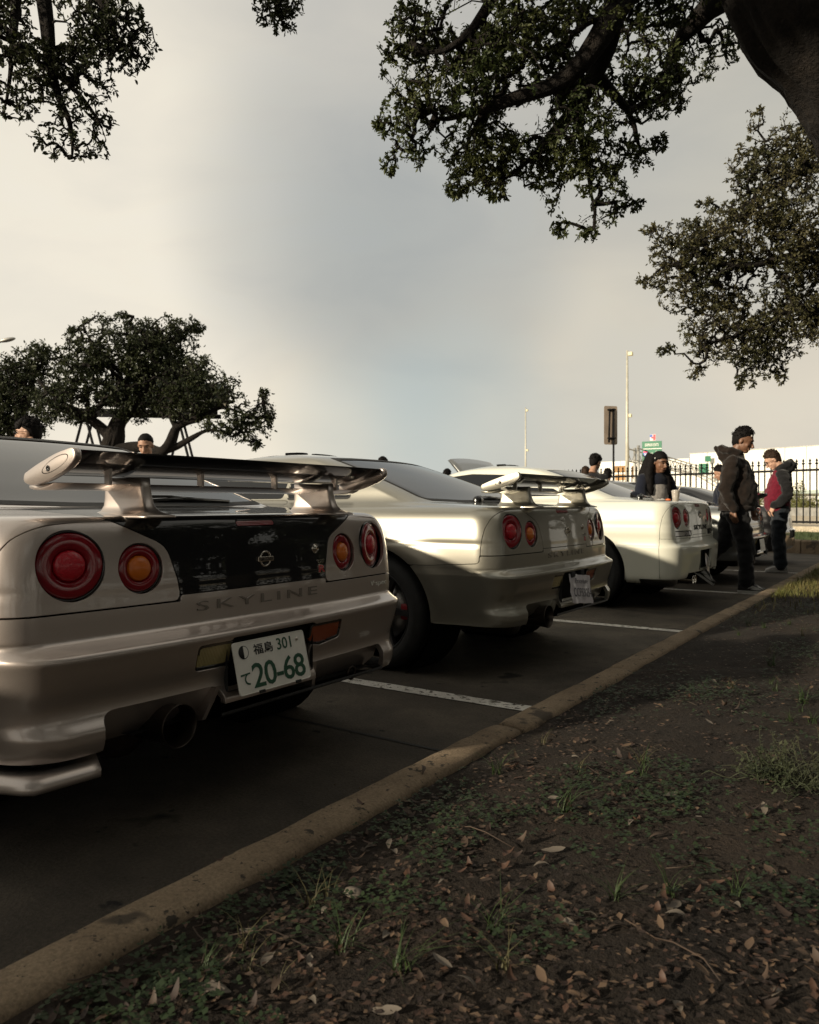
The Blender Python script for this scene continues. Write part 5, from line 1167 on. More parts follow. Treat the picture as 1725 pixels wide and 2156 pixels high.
def tree(label, base, limbs, blobs, n_att, leaf, per, seed, m_leaf='oak_leaf', tip_r=.0035, cull=-.15, cfreq=1.2, group=None, sides=8, droop=.25, cat='tree', spread=.16, name='oak_tree'):
    """limbs: list of [(point, radius)...]; blobs: (centre, radii). Twigs grow from the limbs to points in the blobs, leaves on the twigs."""
    rgn = np.random.default_rng(seed); e = empty(name, base); tag(e, label, cat, group); B = Vector(base); off = np.array(base, float)
    nodes = []; nr = []; tr_ = MB()
    for li, lb in enumerate(limbs):
        pts = [Vector(p) for p, _ in lb]; rad = [r_ for _, r_ in lb]; fine = []; fr = []
        for i in range(len(pts) - 1):
            p0, p1, p2, p3 = pts[max(i - 1, 0)], pts[i], pts[i + 1], pts[min(i + 2, len(pts) - 1)]; k = max(3, int((p2 - p1).length / (.05 if max(rad) > .39 else .12)))
            for j in range(k):
                t = j / k; q = .5 * ((2 * p1) + (p2 - p0) * t + (2 * p0 - 5 * p1 + 4 * p2 - p3) * t * t + (3 * p1 - p0 - 3 * p2 + p3) * t ** 3); rr = rad[i] + (rad[i + 1] - rad[i]) * t
                w = Vector((mnoise.noise(q * 1.3 + Vector((seed, 0, 0))), mnoise.noise(q * 1.3 + Vector((0, seed, 9))), mnoise.noise(q * 1.3 + Vector((4, 0, seed))))) * min(.12, rr * .9 + .03)
                fine.append(q + w); fr.append(rr * (1 + .10 * mnoise.noise(q * 3.1)))
        fine.append(pts[-1]); fr.append(rad[-1])
        m2 = MB(); big = max(fr) > .39; m2.tube([p - B for p in fine], fr, 72 if big else 18 if max(fr) > .2 else sides)
        if big:   # deep vertical bark ridges
            ns_ = 72; 
            for i2 in range(len(fine)):
                for j2 in range(ns_):
                    v = Vector(m2.V[i2 * ns_ + j2]); c_ = fine[i2] - B; a_ = j2 / ns_ * 6.283; q_ = Vector((math.cos(a_) * 5.5, math.sin(a_) * 5.5, i2 * .16)); rd_ = 1 - abs(mnoise.noise(q_)) * 1.6 - .5 * abs(mnoise.noise(q_ * 2.3 + Vector((3, 1, 7))))
                    m2.V[i2 * ns_ + j2] = tuple(c_ + (v - c_) * (1 + .12 * rd_))
        m2.build('trunk' if li == 0 else 'limb', 'bark', e)
        for p, r_ in zip(fine, fr):
            if r_ < .16: nodes.append(p[:]); nr.append(r_)
    att = []; tot = sum((r_[0] * r_[1] * r_[2]) ** (.7) for _, r_ in blobs)
    for c_, r_ in blobs:
        k = int(n_att * (r_[0] * r_[1] * r_[2]) ** .7 / tot) + 1; v = rgn.normal(size=(k * 3, 3)); v /= np.linalg.norm(v, axis=1, keepdims=True); v *= (rgn.random((k * 3, 1)) ** .42); q = np.array(c_) + v * np.array(r_)
        ns = np.array([mnoise.noise(Vector(x) * cfreq + Vector((seed * 3.7, 0, 0))) for x in q]); q = (q[ns > cull] if max(r_) > .3 else q)[:max(k, 26)]; att.append(q)
    att = np.concatenate(att); NP = np.array(nodes); d0 = np.array([np.min(np.sum((NP - a) ** 2, 1)) for a in att]); att = att[np.argsort(d0)]
    n0 = len(NP); ALL = np.concatenate([NP, np.zeros((len(att), 3))]); par = np.full(len(ALL), -1); cntc = np.zeros(len(ALL)); m_ = n0
    bias = np.zeros(len(ALL)); 
    for a in att:
        k = int(np.argmin(np.sum((ALL[:m_] - a) ** 2, 1) * (1 + .5 * bias[:m_]))); ALL[m_] = a; par[m_] = k; bias[m_] = min(3, bias[k] * .6 + .12); m_ += 1
    for i in range(m_ - 1, n0 - 1, -1):
        cntc[i] += 1; cntc[par[i]] += cntc[i] if par[i] >= n0 else 0
    LP = []; LD = []; idx = np.arange(n0, m_); P0 = ALL[par[idx]]; Q0 = ALL[idx]; Ls = np.linalg.norm(Q0 - P0, axis=1); c_n = np.maximum(1, cntc[idx])
    r1 = tip_r * c_n ** .42; r0 = r1 * 1.25; MID = (P0 + Q0) / 2 + rgn.normal(size=P0.shape) * Ls[:, None] * .10; MID[:, 2] += Ls * .06
    T = (Q0 - P0) / np.maximum(Ls, 1e-6)[:, None]; U = np.cross(T, np.array([.31, .77, .55])); U /= np.maximum(np.linalg.norm(U, axis=1, keepdims=True), 1e-9); W_ = np.cross(T, U); ns = 4; ang = np.arange(ns) * 2 * math.pi / ns
    rings = [C_[:, None] + (U[:, None] * np.cos(ang)[None, :, None] + W_[:, None] * np.sin(ang)[None, :, None]) * rr[:, None, None] for C_, rr in ((P0, r0), (MID, (r0 + r1) / 2), (Q0, r1))]
    TV = np.stack(rings, 1).reshape(-1, 3) - off; kk = np.arange(len(idx))[:, None] * ns * 3; TF = []
    for a in range(2):
        for b_ in range(ns): TF.append(kk + np.array([[a * ns + b_, a * ns + (b_ + 1) % ns, (a + 1) * ns + (b_ + 1) % ns, (a + 1) * ns + b_]]))
    fast_mesh('branches', TV, np.concatenate(TF), 'bark', e)
    kn = np.where(c_n <= 3, per, max(2, per // 2)); rep = np.repeat(np.arange(len(idx)), kn); t = rgn.random(len(rep))[:, None] ** .7; p_, m__, q_ = P0[rep], MID[rep], Q0[rep]
    bp = np.where(t < .5, p_ + (m__ - p_) * (t * 2), m__ + (q_ - m__) * (t * 2 - 1)); LP = [bp + rgn.normal(size=bp.shape) * .55 * spread * np.minimum(1, Ls[rep] * 1.6)[:, None]]; LD = [T[rep] * .7 + rgn.normal(size=bp.shape) * .7 + np.array([0, 0, -droop])]
    LP = np.concatenate(LP); LD = np.concatenate(LD); n = len(LP); L = leaf * rgn.uniform(.5, 1.35, n); V, F = leaves_np(LP - off, LD, L, L * rgn.uniform(.17, .27, n), rgn)
    o = fast_mesh('crown', V, F, m_leaf, e); return e
def PB(px, py, d, rx, ry, rd): return (tuple(at(px, py, d)), (max(rx, 1) * d / 1640, rd, ry * d / 1640)) if True else None
def blobs_px(L):
    out_ = []
    for px, py, d, rx, ry, rd in L: out_.append((tuple(at(px, py, d)), (rx * d / 1640 * .9 + rd * .1, rx * d / 1640 * .5 + rd * .5, ry * d / 1640)))
    return out_
def A(px, py, d, r_): return (tuple(at(px, py, d)), r_)
# near oak on the right: leaning trunk, limbs over the cars
base = at(2010, 1063, 5.6); base.z = .12
tree('large leaning oak with thick dark trunk in the upper right corner', base,
     [[(tuple(base), .46), A(1985, 760, 5.45, .42), A(1925, 400, 5.25, .40), A(1800, 165, 5.1, .39), A(1680, 15, 5.0, .40), A(1608, -145, 5.0, .36), A(1500, -330, 5.1, .28), A(1380, -560, 5.4, .18)],
      [A(1590, -100, 5.0, .24), A(1450, -130, 4.9, .16), A(1350, -40, 4.9, .10), A(1275, 70, 4.9, .075), A(1195, 175, 5.0, .06), A(1090, 215, 5.0, .042), A(1005, 232, 5.1, .025), A(920, 250, 5.1, .012)],
      [A(1400, -90, 4.9, .13), A(1320, -10, 5.1, .085), A(1290, 80, 5.2, .07), A(1262, 150, 5.3, .06), A(1225, 215, 5.3, .05), A(1170, 268, 5.4, .035), A(1120, 330, 5.4, .018), A(1060, 380, 5.4, .008)],
      [A(1240, 190, 5.3, .045), A(1225, 260, 5.3, .03), A(1240, 340, 5.4, .02), A(1250, 430, 5.4, .01)],
      [A(1262, 150, 5.3, .05), A(1330, 240, 5.4, .02), A(1350, 320, 5.5, .01)],
      [A(1450, -130, 4.9, .14), A(1250, -160, 4.8, .09), A(1080, -60, 4.8, .05), A(980, 60, 4.9, .03), A(900, 110, 4.9, .012)],
      [A(1590, -60, 5.0, .2), A(1480, 20, 5.4, .08), A(1420, 90, 5.6, .04), A(1400, 180, 5.7, .015)]],
     blobs_px([(965, 120, 5.0, 155, 140, .7), (1120, 90, 5.1, 170, 150, .8), (1110, 250, 5.2, 190, 130, .7), (890, 260, 5.0, 90, 85, .4), (990, 330, 5.2, 130, 70, .45), (1200, 300, 5.3, 130, 110, .5), (1235, 415, 5.4, 85, 75, .35), (1330, 325, 5.4, 55, 38, .25), (1300, 120, 5.2, 160, 130, .7), (1430, 60, 5.4, 120, 100, .6), (1370, 190, 5.6, 80, 60, .4), (1530, 110, 5.9, 60, 55, .4), (1050, 10, 5.0, 200, 80, .7), (880, 60, 5.0, 60, 60, .3), (806, 262, 5.0, 22, 14, .1), (822, 345, 5.0, 14, 30, .1), (835, 110, 5.0, 26, 24, .1), (1385, 302, 5.4, 24, 22, .1), (1178, 480, 5.4, 18, 24, .1), (1335, 430, 5.4, 24, 16, .1), (955, 402, 5.2, 20, 18, .1), (1240, 490, 5.4, 26, 16, .1), (1050, 412, 5.2, 26, 16, .1), (1430, 215, 5.6, 22, 28, .1)]),
     5000, .028, 12, 3, 'oak_leaf', cull=-.08, cfreq=2.6, spread=.18, tip_r=.0026)
# second oak further right
base = at(1985, 1063, 9.4); base.z = .2
tree('denser oak crown hanging down at the right edge behind the leaning trunk', base,
     [[(tuple(base), .34), A(1960, 800, 9.3, .30), A(1900, 500, 9.2, .26), A(1860, 300, 9.1, .2), A(1820, 100, 9.1, .12)],
      [A(1900, 520, 9.2, .15), A(1790, 560, 9.0, .08), A(1690, 540, 8.9, .05), A(1590, 560, 8.8, .03), A(1480, 540, 8.8, .012)],
      [A(1930, 700, 9.3, .15), A(1790, 680, 9.1, .09), A(1715, 665, 9.0, .07), A(1670, 650, 9.0, .05), A(1600, 690, 9.0, .025), A(1500, 720, 9.0, .01)],
      [A(1870, 380, 9.1, .14), A(1740, 350, 9.0, .06), A(1640, 390, 9.0, .03), A(1580, 430, 8.9, .012)]],
     blobs_px([(1660, 460, 9.0, 130, 150, .9), (1560, 540, 8.9, 150, 110, .8), (1450, 520, 8.9, 90, 55, .4), (1590, 690, 9.0, 160, 85, .7), (1690, 310, 9.0, 100, 75, .6), (1480, 600, 9.0, 110, 60, .5), (1600, 750, 9.0, 60, 50, .3), (1740, 560, 9.2, 100, 140, .8), (1700, 660, 9.1, 90, 50, .5), (1580, 350, 8.9, 50, 60, .3), (1372, 482, 8.9, 26, 14, .1), (1362, 590, 8.9, 20, 18, .1), (1400, 560, 8.9, 28, 20, .1), (1405, 735, 9.0, 26, 16, .1), (1465, 780, 9.0, 26, 20, .1), (1565, 800, 9.0, 26, 26, .1), (1640, 790, 9.0, 22, 22, .1), (1490, 430, 8.9, 26, 16, .1), (1590, 250, 9.0, 22, 30, .1)]),
     6000, .036, 13, 8, 'oak_leaf_brown', cull=-.22, cfreq=1.3, spread=.18, tip_r=.003)
# oak behind on the left: its boughs hang into the upper left corner
tree('oak boughs with dark leaves hanging into the upper left corner', (-.2, -3.6, .12),
     [[((-.2, -3.6, .12), .36), ((-.4, -3.3, 1.6), .30), ((-.9, -2.7, 3.2), .26), ((-1.7, -1.4, 4.7), .2), ((-2.6, .2, 5.5), .15), A(110, -420, 4.3, .11), A(95, -200, 4.3, .085)],
      [A(95, -200, 4.3, .07), A(98, -60, 4.3, .045), A(108, 60, 4.3, .038), A(112, 150, 4.3, .030), A(128, 215, 4.3, .02), A(146, 260, 4.3, .014), A(152, 330, 4.3, .006)],
      [A(90, -140, 4.3, .05), A(50, -30, 4.25, .03), A(34, 60, 4.25, .022), A(20, 160, 4.2, .012), A(5, 240, 4.2, .006)],
      [A(112, 150, 4.3, .02), A(170, 200, 4.3, .012), A(215, 270, 4.3, .006)], [A(100, -100, 4.3, .05), A(200, -20, 4.4, .03), A(250, 80, 4.4, .015), A(290, 120, 4.4, .006)],
      [((-2.6, .2, 5.5), .09), A(560, -420, 4.6, .06), A(590, -120, 4.6, .025), A(585, 25, 4.6, .008)]],
     blobs_px([(70, 40, 4.3, 100, 90, .5), (190, 40, 4.4, 100, 80, .5), (60, 170, 4.2, 80, 70, .4), (160, 150, 4.3, 80, 60, .4), (250, 110, 4.4, 55, 40, .3), (180, 245, 4.3, 50, 35, .25), (120, 300, 4.3, 40, 45, .2), (185, 300, 4.3, 38, 30, .2), (30, 220, 4.2, 40, 30, .2), (582, 20, 4.6, 44, 38, .2), (565, 10, 4.6, 34, 34, .2), (600, 12, 4.6, 34, 34, .2), (580, 30, 4.6, 36, 34, .2), (100, -170, 4.4, 250, 100, .9), (560, -160, 4.6, 180, 90, .7), (50, 90, 4.2, 90, 60, .5), (230, 60, 4.4, 70, 60, .4)]),
     3600, .026, 7, 5, 'oak_leaf_dark', cull=-.02, cfreq=3.0, spread=.14, tip_r=.0022)
# far oak on the left with a wide crown
base = at(215, 1063, 25); base.z = .15
tree('wide dark oak with twisting limbs behind the silver car on the left', base,
     [[(tuple(base), .38), A(225, 985, 25, .34), A(240, 930, 25, .32), A(255, 880, 25, .22), A(290, 830, 25, .15), A(330, 760, 25, .08), A(300, 700, 25, .03)],
      [A(240, 930, 25, .22), A(190, 880, 25, .14), A(130, 850, 25, .1), A(80, 800, 25, .05)],
      [A(235, 950, 25, .26), A(300, 940, 24.5, .17), A(345, 950, 24, .15), A(372, 900, 24, .13), A(420, 880, 24, .1), A(470, 860, 24, .05), A(540, 880, 24, .02)],
      [A(345, 950, 24, .13), A(400, 925, 24, .09), A(440, 905, 24, .05), A(500, 915, 24, .015)],
      [A(372, 900, 24, .1), A(365, 850, 24, .07), A(390, 790, 24, .03)], [A(290, 830, 25, .1), A(220, 760, 25, .05), A(180, 700, 25, .02)]],
     blobs_px([(250, 730, 25, 110, 65, 1.6), (330, 720, 25, 95, 55, 1.5), (200, 800, 25, 110, 60, 1.5), (330, 810, 24.5, 110, 60, 1.5), (440, 830, 24, 80, 50, 1.2), (530, 880, 24, 48, 60, .9), (470, 880, 24, 60, 45, .9), (150, 850, 25, 90, 50, 1.3), (390, 700, 25, 40, 35, .6), (280, 860, 25, 60, 30, 1.0), (420, 780, 24, 40, 35, .6), (300, 780, 25, 100, 60, 1.5), (340, 760, 25, 80, 50, 1.3), (230, 800, 25, 80, 55, 1.4), (380, 850, 24, 70, 40, 1.0), (568, 880, 24, 12, 16, .1), (540, 935, 24, 14, 14, .1), (420, 690, 25, 14, 12, .1), (150, 700, 25, 14, 12, .1), (430, 770, 24, 10, 20, .1), (555, 830, 24, 14, 16, .1), (260, 665, 25, 18, 8, .1)]),
     3800, .10, 13, 12, 'oak_leaf_dark', tip_r=.012, cull=-.14, cfreq=.95, spread=.36)
base = at(20, 1063, 29); base.z = .15
tree('dark oak at the left edge partly behind the wide oak', base,
     [[(tuple(base), .36), A(25, 960, 29, .3), A(40, 880, 29, .2), A(70, 800, 29, .1), A(90, 760, 29, .04)], [A(30, 920, 29, .18), A(-20, 840, 29, .1), A(-40, 780, 29, .05)]],
     blobs_px([(20, 820, 29, 90, 75, 2.0), (70, 780, 29, 55, 55, 1.2), (0, 890, 29, 110, 45, 1.8), (95, 750, 29, 40, 30, .8), (-60, 830, 29, 90, 90, 2.0)]), 1800, .12, 14, 14, 'oak_leaf_dark', tip_r=.012, cull=-.5, cfreq=.5, spread=.4)
# unseen oak crown added over the strip, dense to dim the foreground
tree('unseen broad oak crown added above the strip to dim the skylight', (1.6, -1.6, .15),
     [[((1.6, -1.6, .15), .34), ((1.5, -1.5, 1.8), .28), ((1.2, -1.1, 3.4), .24), ((.8, -.6, 4.6), .18), ((.4, -.1, 5.6), .08)]] + [[((1.0, -.9, 3.8), .13), ((1.0 + 1.6 * math.cos(a), -.9 + 1.6 * math.sin(a), 4.7), .09), ((1.0 + 3.4 * math.cos(a), -.9 + 3.4 * math.sin(a), 5.2 + .3 * math.sin(a * 3)), .03)] for a in np.arange(0, 6.2, .78)],
     [((1.0 + 2.4 * math.cos(a), -.9 + 2.4 * math.sin(a), 5.3), (1.7, 1.7, .7)) for a in np.arange(0, 6.2, .7)] + [((.8, -.7, 5.7), (2.2, 2.2, .9)), ((-1.2, .2, 5.2), (1.6, 1.6, .6)), ((3.2, 2.2, 5.2), (1.8, 1.8, .8)), ((.9, 2.4, 5.4), (1.4, 1.2, .6))],
     1500, .15, 12, 71, 'oak_leaf_dark', tip_r=.007, cull=-.45, cfreq=.6, spread=.30, sides=6)
# oaks across the strip behind the camera: the car panels mirror them
for i, (x, y, s_) in enumerate([(4.4, 2.4, 1.0), (4.6, 7.8, 1.1), (3.0, -5.5, 1.15), (8.2, 4.6, 1.1), (8.6, 12.0, 1.1), (2.9, 12.3, .85), (2.6, 16.4, .95), (5.6, 18.5, 1.1)]):
    rg = random.Random(i + 40); lm = [[((x, y, .15), .32 * s_), ((x + .15, y + .1, 1.4), .27 * s_), ((x - .1, y + .2, 2.6 * s_), .2 * s_), ((x + .2, y, 4.2 * s_), .1), ((x, y, 5.4 * s_), .04)]]; bl = []
    for k in range(7):
        a = k * .9 + rg.random() * .5; r_ = rg.uniform(1.6, 3.0) * s_; zz = rg.uniform(2.3, 4.5) * s_
        lm.append([((x - .1, y + .2, 2.3 * s_ + .1 * k), .12), ((x + math.cos(a) * r_ * .5, y + math.sin(a) * r_ * .5, zz * .82), .07), ((x + math.cos(a) * r_, y + math.sin(a) * r_, zz), .025)])
        bl.append(((x + math.cos(a) * r_, y + math.sin(a) * r_, zz + .3), (1.3 * s_, 1.3 * s_, .85 * s_)))
    bl.append(((x, y, 5.0 * s_), (1.8 * s_, 1.8 * s_, 1.1 * s_)))
    tree(['spreading oak mirrored in the nearest black trunk lid', 'oak mirrored in the rear of the second coupe', 'oak on the strip behind the photographer', 'second row oak across the strip behind the photographer', 'oak on the strip further along behind the photographer', 'small oak on the strip right of the picture, mirrored in the second coupe', 'oak right of the picture near the end of the strip', 'oak right of the picture beyond the end of the strip'][i], (x, y, .1), lm, bl, 700 if i in (0, 3) else 1000, .16, 10, 60 + i, 'oak_leaf_dark', tip_r=.008, cull=-.2, cfreq=.6, spread=.3, sides=6)

# unseen belt of larger oaks, added beyond the strip to darken the car rears
for i, (x, y) in enumerate([(13, -7), (14.5, 0), (13.2, 7), (15, 14), (13.6, 21), (17, 28)]):
    rg = random.Random(i + 90); lm = [[((x, y, .1), .4), ((x, y, 2.2), .34), ((x + .2, y, 4.5), .24), ((x, y, 7.5), .08)]]; bl = []
    for k in range(8):
        a = k * .8 + rg.random() * .5; r_ = rg.uniform(2.2, 3.8); zz = rg.uniform(3.2, 7.2)
        lm.append([((x, y, 3.0 + .2 * k), .14), ((x + math.cos(a) * r_ * .5, y + math.sin(a) * r_ * .5, zz * .85), .09), ((x + math.cos(a) * r_, y + math.sin(a) * r_, zz), .03)]); bl.append(((x + math.cos(a) * r_, y + math.sin(a) * r_, zz + .2), (1.9, 1.9, 1.4)))
    bl.append(((x, y, 8.0), (2.6, 2.6, 1.5)))
    tree('unseen tall oak added far behind the photographer to darken the car rears', (x, y, .05), lm, bl, 520, .34, 11, 160 + i, 'oak_leaf_dark', tip_r=.012, cull=-.4, cfreq=.4, spread=.6, sides=6, group='added belt of oaks behind the photographer')

mb = MB(); rg = random.Random(33)  # unseen hedge, added to cover bright horizon bars in the reflections
for _ in range(7000):
    c_ = Vector((19 + rg.uniform(-.8, .8), rg.uniform(-16, 40), .1 + 2.7 * rg.random() ** .8)); mb.add([c_ + Vector([rg.uniform(-.2, .2) for _ in range(3)]) for _ in range(3)], [(0, 1, 2)])
tag(mb.build('hedge', 'oak_leaf_dark'), 'long dark hedge, unseen, added to block the bright horizon mirrored in the car panels', 'hedge')

# ------------------------------------------------------------------ people
mat('skin', (.36, .20, .13), .55, subsurf=.0, var=.1, vscale=20); mat('skin_dark', (.17, .085, .05), .5, var=.1, vscale=20); mat('skin_pale', (.50, .30, .21), .55, var=.1, vscale=20)
mat('hair_black', (.005, .004, .004), .75, spec=.15, bump=.5, bscale=90); mat('hair_brown', (.030, .017, .010), .7, spec=.2, bump=.5, bscale=90)
def cloth(name, c_, rough=.9): return mat(name, c_, rough, var=.15, vscale=35, bump=.25, bscale=220, sheen=.15, spec=.2)
cloth('cloth_brown', (.011, .0066, .0045)); cloth('cloth_black', (.008, .008, .009)); cloth('cloth_maroon', (.11, .006, .017)); cloth('cloth_navy', (.007, .009, .018)); cloth('cloth_jean', (.013, .017, .022)); cloth('cloth_grey', (.36, .34, .32)); cloth('cloth_white', (.55, .53, .48)); cloth('cloth_teal', (.03, .05, .06)); cloth('cloth_violet', (.12, .07, .22)); cloth('cloth_orange', (.5, .10, .03))
mat('shoe_white', (.40, .39, .37), .6); mat('shoe_black', (.010, .010, .011), .5); mat('eye_dark', (.01, .008, .007), .2); mat('lip', (.22, .08, .07), .5)
def limb(mb, pts, rad, n=14): mb.tube(pts, rad, n); [mb.ell(p, (r_, r_, r_), 12, 8) for p, r_ in ((pts[0], rad[0]), (pts[-1], rad[-1]))]; [mb.ell(p, (r_, r_, r_), 12, 8) for p, r_ in zip(pts[1:-1], rad[1:-1])]
def hand(e, p, d, palm, m, k=1.0, curl=.6, name='hand'):
    """p wrist, d finger direction, palm direction the palm faces"""
    p = Vector(p); d = Vector(d).normalized(); n_ = Vector(palm); n_ = (n_ - d * n_.dot(d)).normalized(); s_ = d.cross(n_); mb = MB()
    mb.tube([p - d * .02, p + d * .02, p + d * .055, p + d * .088], [.024, .030, .036, .033], 12, flat=.55)
    for i, (o, L) in enumerate(((-.028, .068), (-.010, .078), (.009, .074), (.026, .058))):
        a = p + d * .080 + s_ * o; q = [a]; ang = .12
        for j, f_ in enumerate((.45, .32, .25)): ang += curl * (.5, .6, .45)[j]; q.append(q[-1] + (d * math.cos(ang) + n_ * math.sin(ang)) * L * f_ * k)
        mb.tube(q, [.0095, .009, .0082, .0065], 8)
        mb.ell(q[-1], (.0068,) * 3, 8, 6)
    a = p + d * .022 - s_ * .026; mb.tube([a, a - s_ * .018 + d * .028 + n_ * .008, a - s_ * .020 + d * .055 + n_ * .020, a - s_ * .012 + d * .075 + n_ * .028], [.014, .0125, .0105, .008], 8)
    return remesh(mb, name, m, e, .0045, 2)
def head(e, pos, yaw, pitch, skin, hair, style='short', roll=0.0, k=1.0, glasses=False):
    """head looking along local +x before rotation; pos = centre of the skull"""
    hd = empty('head', pos, parent=e); hd.rotation_euler = (roll, pitch, yaw); hd.scale = (k, k, k); mb = MB()
    mb.ell((-.012, 0, .028), (.096, .076, .090), 24, 16); mb.ell((.022, 0, -.030), (.068, .060, .078), 20, 14); mb.ell((.048, 0, -.088), (.034, .034, .026), 14, 10); mb.ell((.040, 0, .020), (.050, .060, .050), 16, 10)
    mb.tube([(.080, 0, .012), (.094, 0, -.012), (.108, 0, -.034), (.094, 0, -.042)], [.009, .011, .015, .012], 10)
    mb.ell((.079, .018, -.066), (.012, .018, .008), 10, 8); mb.ell((.079, -.018, -.066), (.012, .018, .008), 10, 8); mb.ell((.078, 0, .030), (.016, .050, .010), 12, 8)
    for s in (-1, 1): mb.ell((-.010, s * .076, -.008), (.018, .009, .027), 12, 8, Matrix.Rotation(R(10), 3, 'Y')); mb.ell((.050, s * .040, -.030), (.022, .020, .024), 12, 8)
    mb.tube([(-.02, 0, -.05), (-.028, 0, -.12), (-.035, 0, -.19)], [.055, .054, .062], 14)
    remesh(mb, 'face', skin, hd, .0055, 3)
    for s in (-1, 1):
        MB().ell((.082, s * .032, .006), (.007, .013, .0065), 10, 8).build('eye', 'eye_dark', hd); MB().tube([(.088, s * .014, .024), (.088, s * .034, .029), (.074, s * .054, .022)], [.004, .005, .003], 6).build('eyebrow', hair, hd)
    MB().ell((.087, 0, -.066), (.006, .024, .004), 12, 6).build('mouth', 'lip', hd)
    h = MB(); V = []; F = []; tv = []; nu, nv = 40, 26
    for i in range(nv + 1):
        p = math.pi * i / nv * .98
        for j in range(nu):
            a = 2 * math.pi * j / nu; c_, s_ = math.cos(a), math.sin(a); x, y, z = math.sin(p) * c_, math.sin(p) * s_, math.cos(p)
            lim = -.02 if style != 'buzz' else .05
            # hairline: high over the brow, above the ear, low at the nape
            low = float(np.interp(c_, [-1, -.35, .05, .45, 1], [-.82, -.6, -.05, .24, .38] if style != 'long' else [-1, -1, -.6, .08, .22]))
            low += .14 * mnoise.noise(Vector((c_ * 6, s_ * 6, 3)))
            t = min(1.0, max(0.0, (z - low) * (2.6 if style in ('short', 'buzz') else 3.5) + .35)); th = {'short': .155, 'buzz': .135, 'long': .19, 'mop': .20}[style]
            fade = .5 + .5 * float(smoothstep(-.5, .35, z)) if style in ('short', 'buzz') else 1.0
            g = .93 + t * th * fade + (.05 if style == 'short' else 0) * max(0, z) ** 2 * t
            tv.append(t)
            g += t * (.040 * mnoise.noise(Vector((x * 5, y * 5, z * 5))) + .035 * mnoise.noise(Vector((x * 13, y * 13, z * 8))))
            V.append((-.012 + x * .096 * g - .004, y * .078 * g, .028 + z * .094 * g * (1 + (.55 * max(0.0, -c_) if z < 0 else 0)) + (.010 if style == 'short' and z > .3 else 0)))
    for i in range(nv):
        for j in range(nu): F.append((i * nu + j, (i + 1) * nu + j, (i + 1) * nu + (j + 1) % nu, i * nu + (j + 1) % nu))
    h.add(V, F, True)
    if style in ('short', 'mop'):   # loose locks break up the outline
        rgh = random.Random(int(abs(pos[0]) * 1e3) + 5); C0 = Vector((-.012, 0, .02)); top = [i for i in range(len(V)) if tv[i] > .85 and V[i][2] > .02]
        for _ in range(320):
            p = Vector(V[rgh.choice(top)]); n_ = (p - C0).normalized(); q = (n_ * rgh.uniform(.3, .8) + Vector((rgh.uniform(-.1, .6), rgh.uniform(-.4, .4), rgh.uniform(-.3, .5)))).normalized(); L_ = rgh.uniform(.009, .022 if style == 'short' else .040)
            h.tube([p - n_ * .006, p + q * L_ * .6, p + q * L_ - Vector((0, 0, L_ * .25))], [.006, .004, .0008], 4, caps=False)
    if style == 'mop':
        for j in range(26): a = j * 2.4; h.ell((-.01 + .075 * math.cos(a), .07 * math.sin(a), .075 + .02 * math.sin(j * 3)), (.035, .03, .03), 8, 6)
    h.build('hair', hair, hd)
    if glasses:
        g = MB()
        for s in (-1, 1):
            g.tube([(.102, s * .034 + .024 * math.cos(t), .004 + .018 * math.sin(t)) for t in np.linspace(0, 6.283, 15)], .0022, 6, caps=False); g.tube([(.100, s * .058, .008), (.05, s * .082, .006), (-.01, s * .086, .002)], .002, 6)
        g.tube([(.102, -.010, .008), (.106, 0, .011), (.102, .010, .008)], .002, 6); g.build('glasses', 'black_gloss', hd)
    return hd
def shoe(e, p, yaw, pitch, m1, m2, side_mark=None, L=.29):
    """p: ankle over the heel on the ground when flat"""
    s_ = empty('shoe', p, parent=e); s_.rotation_euler = (0, pitch, yaw); up = MB(); so = MB()
    rings = []; sr = []
    for t, w, h in ((-.085, .030, .085), (-.07, .036, .11), (-.02, .038, .115), (.03, .038, .095), (.08, .044, .070), (.13, .047, .052), (.17, .042, .040), (.195, .026, .028)):
        rings.append([(t, w * c_ * 1.0, .022 + h * max(0, s1) ** .8) for c_, s1 in ((math.cos(a), math.sin(a)) for a in np.linspace(0, math.pi, 13))])
        sr.append([(t * 1.03, w * 1.12, .004), (t * 1.03, w * 1.14, .028), (t * 1.03, -w * 1.14, .028), (t * 1.03, -w * 1.12, .004)])
    up.loft(rings).build('upper', m1, s_); so.loft(sr, smooth=False).build('sole', 'shoe_white', s_)
    for sd in (-1, 1):
        pn = [(.16, .040), (.12, .062), (.06, .082), (.0, .095), (-.03, .085), (-.02, .06), (.05, .045), (.10, .036)]
        MB().loft([[(x, sd * (.0455 if x > .05 else .0405) * (1 - (z - .03) * 4.0 if z > .05 else 1), z) for x, z in pn], [(x, sd * (.047 if x > .05 else .042) * (1 - (z - .03) * 4.0 if z > .05 else 1), z) for x, z in pn]], smooth=False).build('side_panel', m2, s_)
        q = [(-.06, .075), (-.01, .045), (.06, .060), (.11, .085), (.05, .050), (-.01, .034), (-.05, .045)]
        MB().loft([[(x, sd * .0475, z) for x, z in q], [(x, sd * .0485, z) for x, z in q]], smooth=False).build('side_stripe', m1, s_)
    toe = [(.195, 0, .036), (.17, .036, .045), (.12, .040, .066), (.10, 0, .088), (.12, -.040, .066), (.17, -.036, .045)]
    MB().loft([toe, [(x, y, z + .004) for x, y, z in toe]], smooth=False).build('toe_panel', m2, s_)
    return s_
def torso(mb, rings, n=22):
    """rings: (x, z, half depth, half width)"""
    R_ = []
    for x, z, dx, wy in rings: R_.append([(x + dx * math.cos(a), wy * math.sin(a), z) for a in np.linspace(0, 2 * math.pi, n, endpoint=False)])
    mb.loft(R_)
